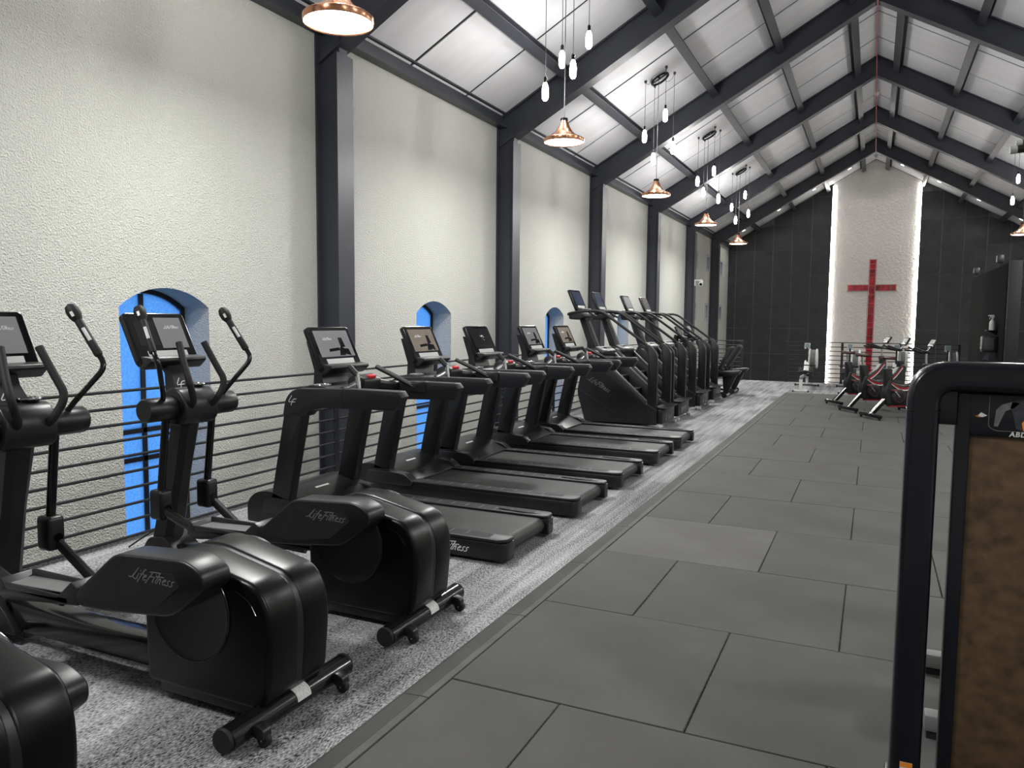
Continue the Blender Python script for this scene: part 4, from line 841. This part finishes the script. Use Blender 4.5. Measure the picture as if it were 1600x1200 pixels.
# ------------------------------------------------------------------ abdominal machine
def abdominal():
    r = thing('abdominal_machine', 'navy black abdominal machine with bronze shroud and printed placard', 'gym machine', (.10, 2.58, TZ), 0)
    X0, X1, ZT = 0.0, .74, 1.478
    def hoop(o, i):
        return round_poly([(X0 + o, .0), (X0 + o, ZT - o), (X1 - o, ZT - o), (X1 - o, 0)], [0, i, i, 0], 8)
    a = hoop(0, .12); b = hoop(.085, .04)[::-1]
    g = G(); poly = a + b
    t = bmesh.new(); N = len(a); rings = []
    A = [t.verts.new((p[0], -.055, p[1])) for p in a]; B = [t.verts.new((p[0], -.055, p[1])) for p in hoop(.085, .04)]
    A2 = [t.verts.new((p[0], .055, p[1])) for p in a]; B2 = [t.verts.new((p[0], .055, p[1])) for p in hoop(.085, .04)]
    for i in range(N - 1):
        for q in ((A[i], A[i + 1], B[i + 1], B[i]), (A2[i + 1], A2[i], B2[i], B2[i + 1]), (A[i + 1], A[i], A2[i], A2[i + 1]), (B[i], B[i + 1], B2[i + 1], B2[i])): t.faces.new(q)
    for q in ((A[0], B[0], B2[0], A2[0]), (B[-1], A[-1], A2[-1], B2[-1])): t.faces.new(q)
    bmesh.ops.recalc_face_normals(t, faces=t.faces[:])
    ed = [e for e in t.edges if len(e.link_faces) == 2 and e.calc_face_angle(0) > 1.2 and abs((e.verts[0].co - e.verts[1].co).y) < .01 and not (e.verts[0].co.z < .001 and e.verts[1].co.z < .001)]
    bmesh.ops.bevel(t, geom=ed, offset=.022, segments=4, affect='EDGES', profile=.5); g._add(t)
    fr = g.obj('tower_frame', 'navy_black', r)
    g = G(); g.tube([(X0 - .0005, -.02, 1.33), (X0 - .0005, .02, 1.33)], .001, 4); g.bm.free()
    G().box(X0 - .0012, X0 + .086, -.0562, .0562, 1.332, 1.334, .0).obj('frame_seam', 'screen_black', fr)
    # warning label on the upright
    lb = G().box(.028, .062, -.0565, -.055, .20, .265).obj('warning_label', 'label_white', fr)
    G().box(.028, .062, -.0572, -.0564, .25, .265).obj('label_stripe', 'orange_print', lb)
    # shroud behind the frame: dark edge channels and bronze sheet
    for x0, x1 in ((.128, .166), (.575, .613)):
        G().box(x0, x1, -.02, .03, .06, 1.392, .006).obj('shroud_channel', 'navy_black', r)
    G().box(.164, .577, -.012, .012, .06, 1.27, .004).obj('shroud_sheet', 'bronze_mesh', r)
    for x0, x1 in ((.078, .130), (.611, .662)): G().box(x0, x1, -.035, .03, 1.295, 1.40, .008).obj('gusset', 'navy_black', r)
    pl = G().box(.160, .581, -.022, .022, 1.266, 1.392, .008).obj('placard', 'navy_black', r)
    f = -.0225
    # printed picture: outline, torso, arms, orange abdomen
    o = fillet([(0.209, f, 1.385), (0.209, f, 1.295), (0.226, f, 1.285), (0.524, f, 1.285)], .016, 5); G().tube(o, .0009, 5).obj('print_outline', 'letter_grey', pl)
    def flat(pts, nm, m, d=.0006): G().prism(pts, 'y', f - d, f).obj(nm, m, pl)
    flat([(0.222, 1.298), (0.226, 1.345), (0.239, 1.36), (0.264, 1.370), (0.282, 1.366), (0.269, 1.352), (0.249, 1.343), (0.242, 1.325), (0.232, 1.297)], 'printed_arm', 'print_grey')
    flat([(0.264, 1.370), (0.299, 1.382), (0.364, 1.382), (0.394, 1.37), (0.379, 1.335), (0.384, 1.30), (0.359, 1.288), (0.294, 1.288), (0.276, 1.294), (0.269, 1.33), (0.260, 1.352)], 'printed_torso', 'print_dark')
    flat([(0.294, 1.288), (0.289, 1.31), (0.299, 1.325), (0.339, 1.327), (0.349, 1.308), (0.344, 1.288)], 'printed_abdomen', 'orange_print', .001)
    flat([(0.180, 1.325), (0.190, 1.336), (0.205, 1.327), (0.193, 1.322)], 'printed_mark', 'letter_white'); flat([(0.175, 1.324), (0.183, 1.328), (0.188, 1.321)], 'printed_mark', 'orange_print')
    lettering('ABDOMINAL', .0195, frame_mtx((.322, f - .0006, 1.2765), (1, 0, 0), (0, 0, 1)), 'letter_white', pl, .12, weight=.0006, space=1.12)
    # weight stack, base rails, seat behind
    for k in range(14): G().box(.20, .54, .07, .17, .10 + k * .048, .144 + k * .048, .004).obj('weight_plate', 'gloss_black', r)
    for x in (.27, .47): G().tube([(x, .12, .05), (x, .12, 1.40)], .011, 10).obj('guide_rod', 'chrome', r)
    G().box(.0, .085, -.12, .35, .0, .045, .008).obj('floor_foot', 'navy_black', r); G().box(.655, .74, -.12, 1.45, .0, .045, .008).obj('floor_foot', 'navy_black', r)
    for y in (.66, 1.28): G().box(.14, .74, y, y + .075, .03, .095, .01).obj('base_rail', 'aluminium', r); G().box(.15, .73, y + .01, y + .065, .0, .03).obj('rail_foot', 'rubber', r)
    G().tube([(.50, .97, .045), (.50, .97, .42)], .035, 12).obj('seat_post', 'navy_black', r); G().box(.30, .70, .64, 1.36, .03, .055, .01).obj('base_plate', 'navy_black', r)
    G().box(.34, .70, .80, 1.14, .42, .50, .03, 3).obj('seat_pad', 'rubber', r)
    G().box(.36, .68, 1.16, 1.24, .50, .98, .03, 3).obj('back_pad', 'rubber', r); G().box(.48, .54, 1.14, 1.20, .40, .80, .01).obj('back_post', 'navy_black', r)
abdominal()

# ------------------------------------------------------------------ pull-up station at the right
r = thing('pull_up_station', 'black pull-up station with pale-tipped grips above the abdominal machine', 'gym machine', (1.45, 5.3, TZ), 0)
for y in (-.55, .55):
    G().box(-.05, .05, y - .05, y + .05, .0, 2.72, .01).obj('upright', 'gloss_black', r); G().box(-.45, .45, y - .06, y + .06, 0, .06, .01).obj('base_foot', 'gloss_black', r)
G().box(-.04, .04, -.5, .5, 2.60, 2.70, .01).obj('cross_beam', 'gloss_black', r)
for y, x, z in ((0, -.785, 2.585), (.45, -.70, 2.705)):
    h = G().tube([(x + .03, y, z), (-.03, y, 2.65)], .022, 12).obj('grip', 'rubber', r)
    G().tube([(x, y, z - .002), (x + .035, y, z)], .0235, 12).obj('grip_tip', 'pale_grey', h)

# ------------------------------------------------------------------ dark partition, frame, fittings
PXX = 2.12
g = G(); g.box(PXX, PXX + .1, 16.3, 21.9, 0, 2.69, .004); tag(g.obj('partition', 'partition_dark'), 'tall matt black partition panel beside the rowing machines', 'partition')
r = thing('steel_frame', 'dark grey open steel frame standing at the end of the black partition', 'frame', (PXX, 16.1, TZ), 0)
G().box(0.0, .19, -.08, .08, 0, 2.70, .01).obj('post', 'frame_grey', r); G().box(2.2, 2.39, -.08, .08, 0, 2.70, .01).obj('post', 'frame_grey', r)
G().box(.19, 2.2, -.08, .08, 2.60, 2.70, .01).obj('top_beam', 'frame_grey', r)
for k in range(3): G().box(.19, 2.2, -.02, .02, 2.46 - .12 * k, 2.50 - .12 * k, .004).obj('slat', 'frame_grey', r)
for yy, lab in ((21.4, 'small black spotlight on the far top corner of the partition'), (17.6, 'small black spotlight on the partition top beside the steel frame')):
    r = thing('spotlight', lab, 'spotlight', (PXX + .05, yy, 2.69), 0)
    G().box(-.04, .04, -.05, .05, 0, .03, .005).obj('base', 'frame_grey', r); G().tube([(0, 0, .02), (0, 0, .10)], .012, 8).obj('stem', 'frame_grey', r)
    h = G().box(-.07, .05, -.06, .06, .09, .24, .015).obj('head', 'charcoal_plastic', r); G().box(-.075, -.069, -.045, .045, .105, .225).obj('lens', 'pale_grey', h)
r = thing('wall_shelf', 'small black bracket shelf on the partition under the spray bottles', 'shelf', (PXX, 17.2, 1.44), 0)
G().box(-.18, .0, -.16, .16, .03, .045, .004).obj('shelf_board', 'black_plastic', r); G().prism([(-.15, .03), (0, .03), (0, -.06)], 'y', -.01, .01).obj('bracket', 'black_plastic', r)
def bottle(x, y, label, rz):
    r = thing('spray_bottle', label, 'bottle', (x, y, 1.4855), rz, 'spray bottles on the partition shelf')
    G().lathe([(0, 0), (.048, 0), (.05, .01), (.05, .14), (.04, .17), (.018, .195), (.017, .21), (0, .211)], 20).obj('bottle_body', 'white_plastic', r)
    h = G().prism(round_poly([(-.075, .265), (-.07, .285), (.02, .29), (.035, .27), (.02, .21), (-.012, .21), (-.02, .255)], .008), 'y', -.013, .013, .004).obj('spray_head', 'white_plastic', r)
    G().tube(fillet([(-.02, 0, .26), (-.045, 0, .235), (-.04, 0, .20)], .01), .006, 6).obj('trigger', 'white_plastic', h)
bottle(PXX - .09, 17.10, 'white spray bottle with its nozzle side-on, on the partition shelf', 0)
bottle(PXX - .07, 17.26, 'white spray bottle tucked behind another on the partition shelf', math.pi / 2)
r = thing('wipe_dispenser', 'dark wall dispenser with a grey-blue window and a wipe hanging out', 'dispenser', (PXX, 17.1, 1.07), 0)
b = G().box(-.25, .0, -.16, .16, .0, .30, .02, 3).obj('body', 'charcoal_plastic', r); G().box(-.253, -.249, -.13, .13, .05, .27).obj('window', 'teal_glass', b); G().box(-.22, -.06, -.163, -.159, .05, .27).obj('window', 'trim_grey', b)
G().loft([[(-.16 + dx, -.06, 0.0), (-.10 + dx, .05, 0.0), (-.10 + dx, .05, .01), (-.16 + dx, -.06, .01)] for dx in (0,)] + [[(-.22, -.07, -.14), (-.11, .06, -.15), (-.108, .06, -.15), (-.218, -.07, -.14)]]).obj('wipe', 'wipe_blue', r)

# ------------------------------------------------------------------ small fittings
r = thing('security_camera', 'white security camera on a steel column near the small windows', 'camera', (XW + .322, 27.05, 2.95), 0)
G().box(0.0, .02, -.10, .10, -.12, .10, .006).obj('wall_plate', 'white_plastic', r); G().box(.02, .26, -.035, .035, .05, .09, .008).obj('arm', 'white_plastic', r)
h = G().tube([(.20, .05, .04), (.23, -.16, -.07)], .075, 16).obj('camera_head', 'white_plastic', r); G().tube([(.2285, -.15, -.065), (.2315, -.167, -.0735)], .045, 16).obj('lens', 'screen_black', h)
g = G(); pts = []
ks = [y for y in FRAMES if y > 5]
for i, y in enumerate(ks):
    pts.append((RX, y, 7.79))
    if i < len(ks) - 1: pts.append((RX, (y + ks[i + 1]) / 2, 7.74))
g.tube(fillet(pts, 1.2, 5), .011, 6); tag(g.obj('ceiling_cable', 'red_cable'), 'long red cable slung under the roof ridge', 'cable')
for y, lab in ((24.3, 'white smoke detector on the ridge with the red cable beside it'), (33.2, 'white smoke detector on the ridge by the plastered end panel')):
    r = thing('smoke_detector', lab, 'detector', (RX, y, 7.82 + CE), 0)
    G().tube([(0, 0, 0.0), (0, 0, -.30)], .008, 8).obj('drop_rod', 'white_plastic', r); G().lathe([(0, -.40), (.035, -.39), (.06, -.34), (.065, -.31), (.05, -.29), (0, -.288)], 18).obj('detector_body', 'white_plastic', r)
# recessed downlights over the last bay
for s in (-1, 1):
    for d in (.95, 2.25, 3.6, 5.0):
        for y in (33.0, 34.3):
            x, z = slope_pt(s, d, CE); r = thing('downlight', 'small recessed downlight in the roof panels before the end wall', 'ceiling light', (x, y, z - .004), 0, 'downlights over the end wall')
            r.rotation_euler = (0, s * math.atan(SL), 0)
            G().torus((0, 0, 0), .085, .012, 'z', 24, 6).obj('rim', 'white_plastic', r); G().lathe([(0, -.004), (.078, -.004), (.078, .003), (0, .003)], 24).obj('lamp_face', 'downlight_glow', r)
            light('SPOT', 'downlight_beam', (x, y, z - .03), 38, (1, .98, .95), spot_size=math.radians(130), spot_blend=.5, shadow_soft_size=.07)

g = G(); g.tube(fillet([(-4.60, 3.60, .012), (-4.52, 3.72, .10), (-4.45, 3.86, .16), (-4.35, 3.80, .10), (-4.42, 3.66, .03), (-4.30, 3.50, .012), (-4.12, 3.42, .012)], .07, 5), .006, 6)
tag(g.obj('power_cord', 'rubber'), 'looped black power cord on the carpet at the railing by the ellipticals', 'cord')
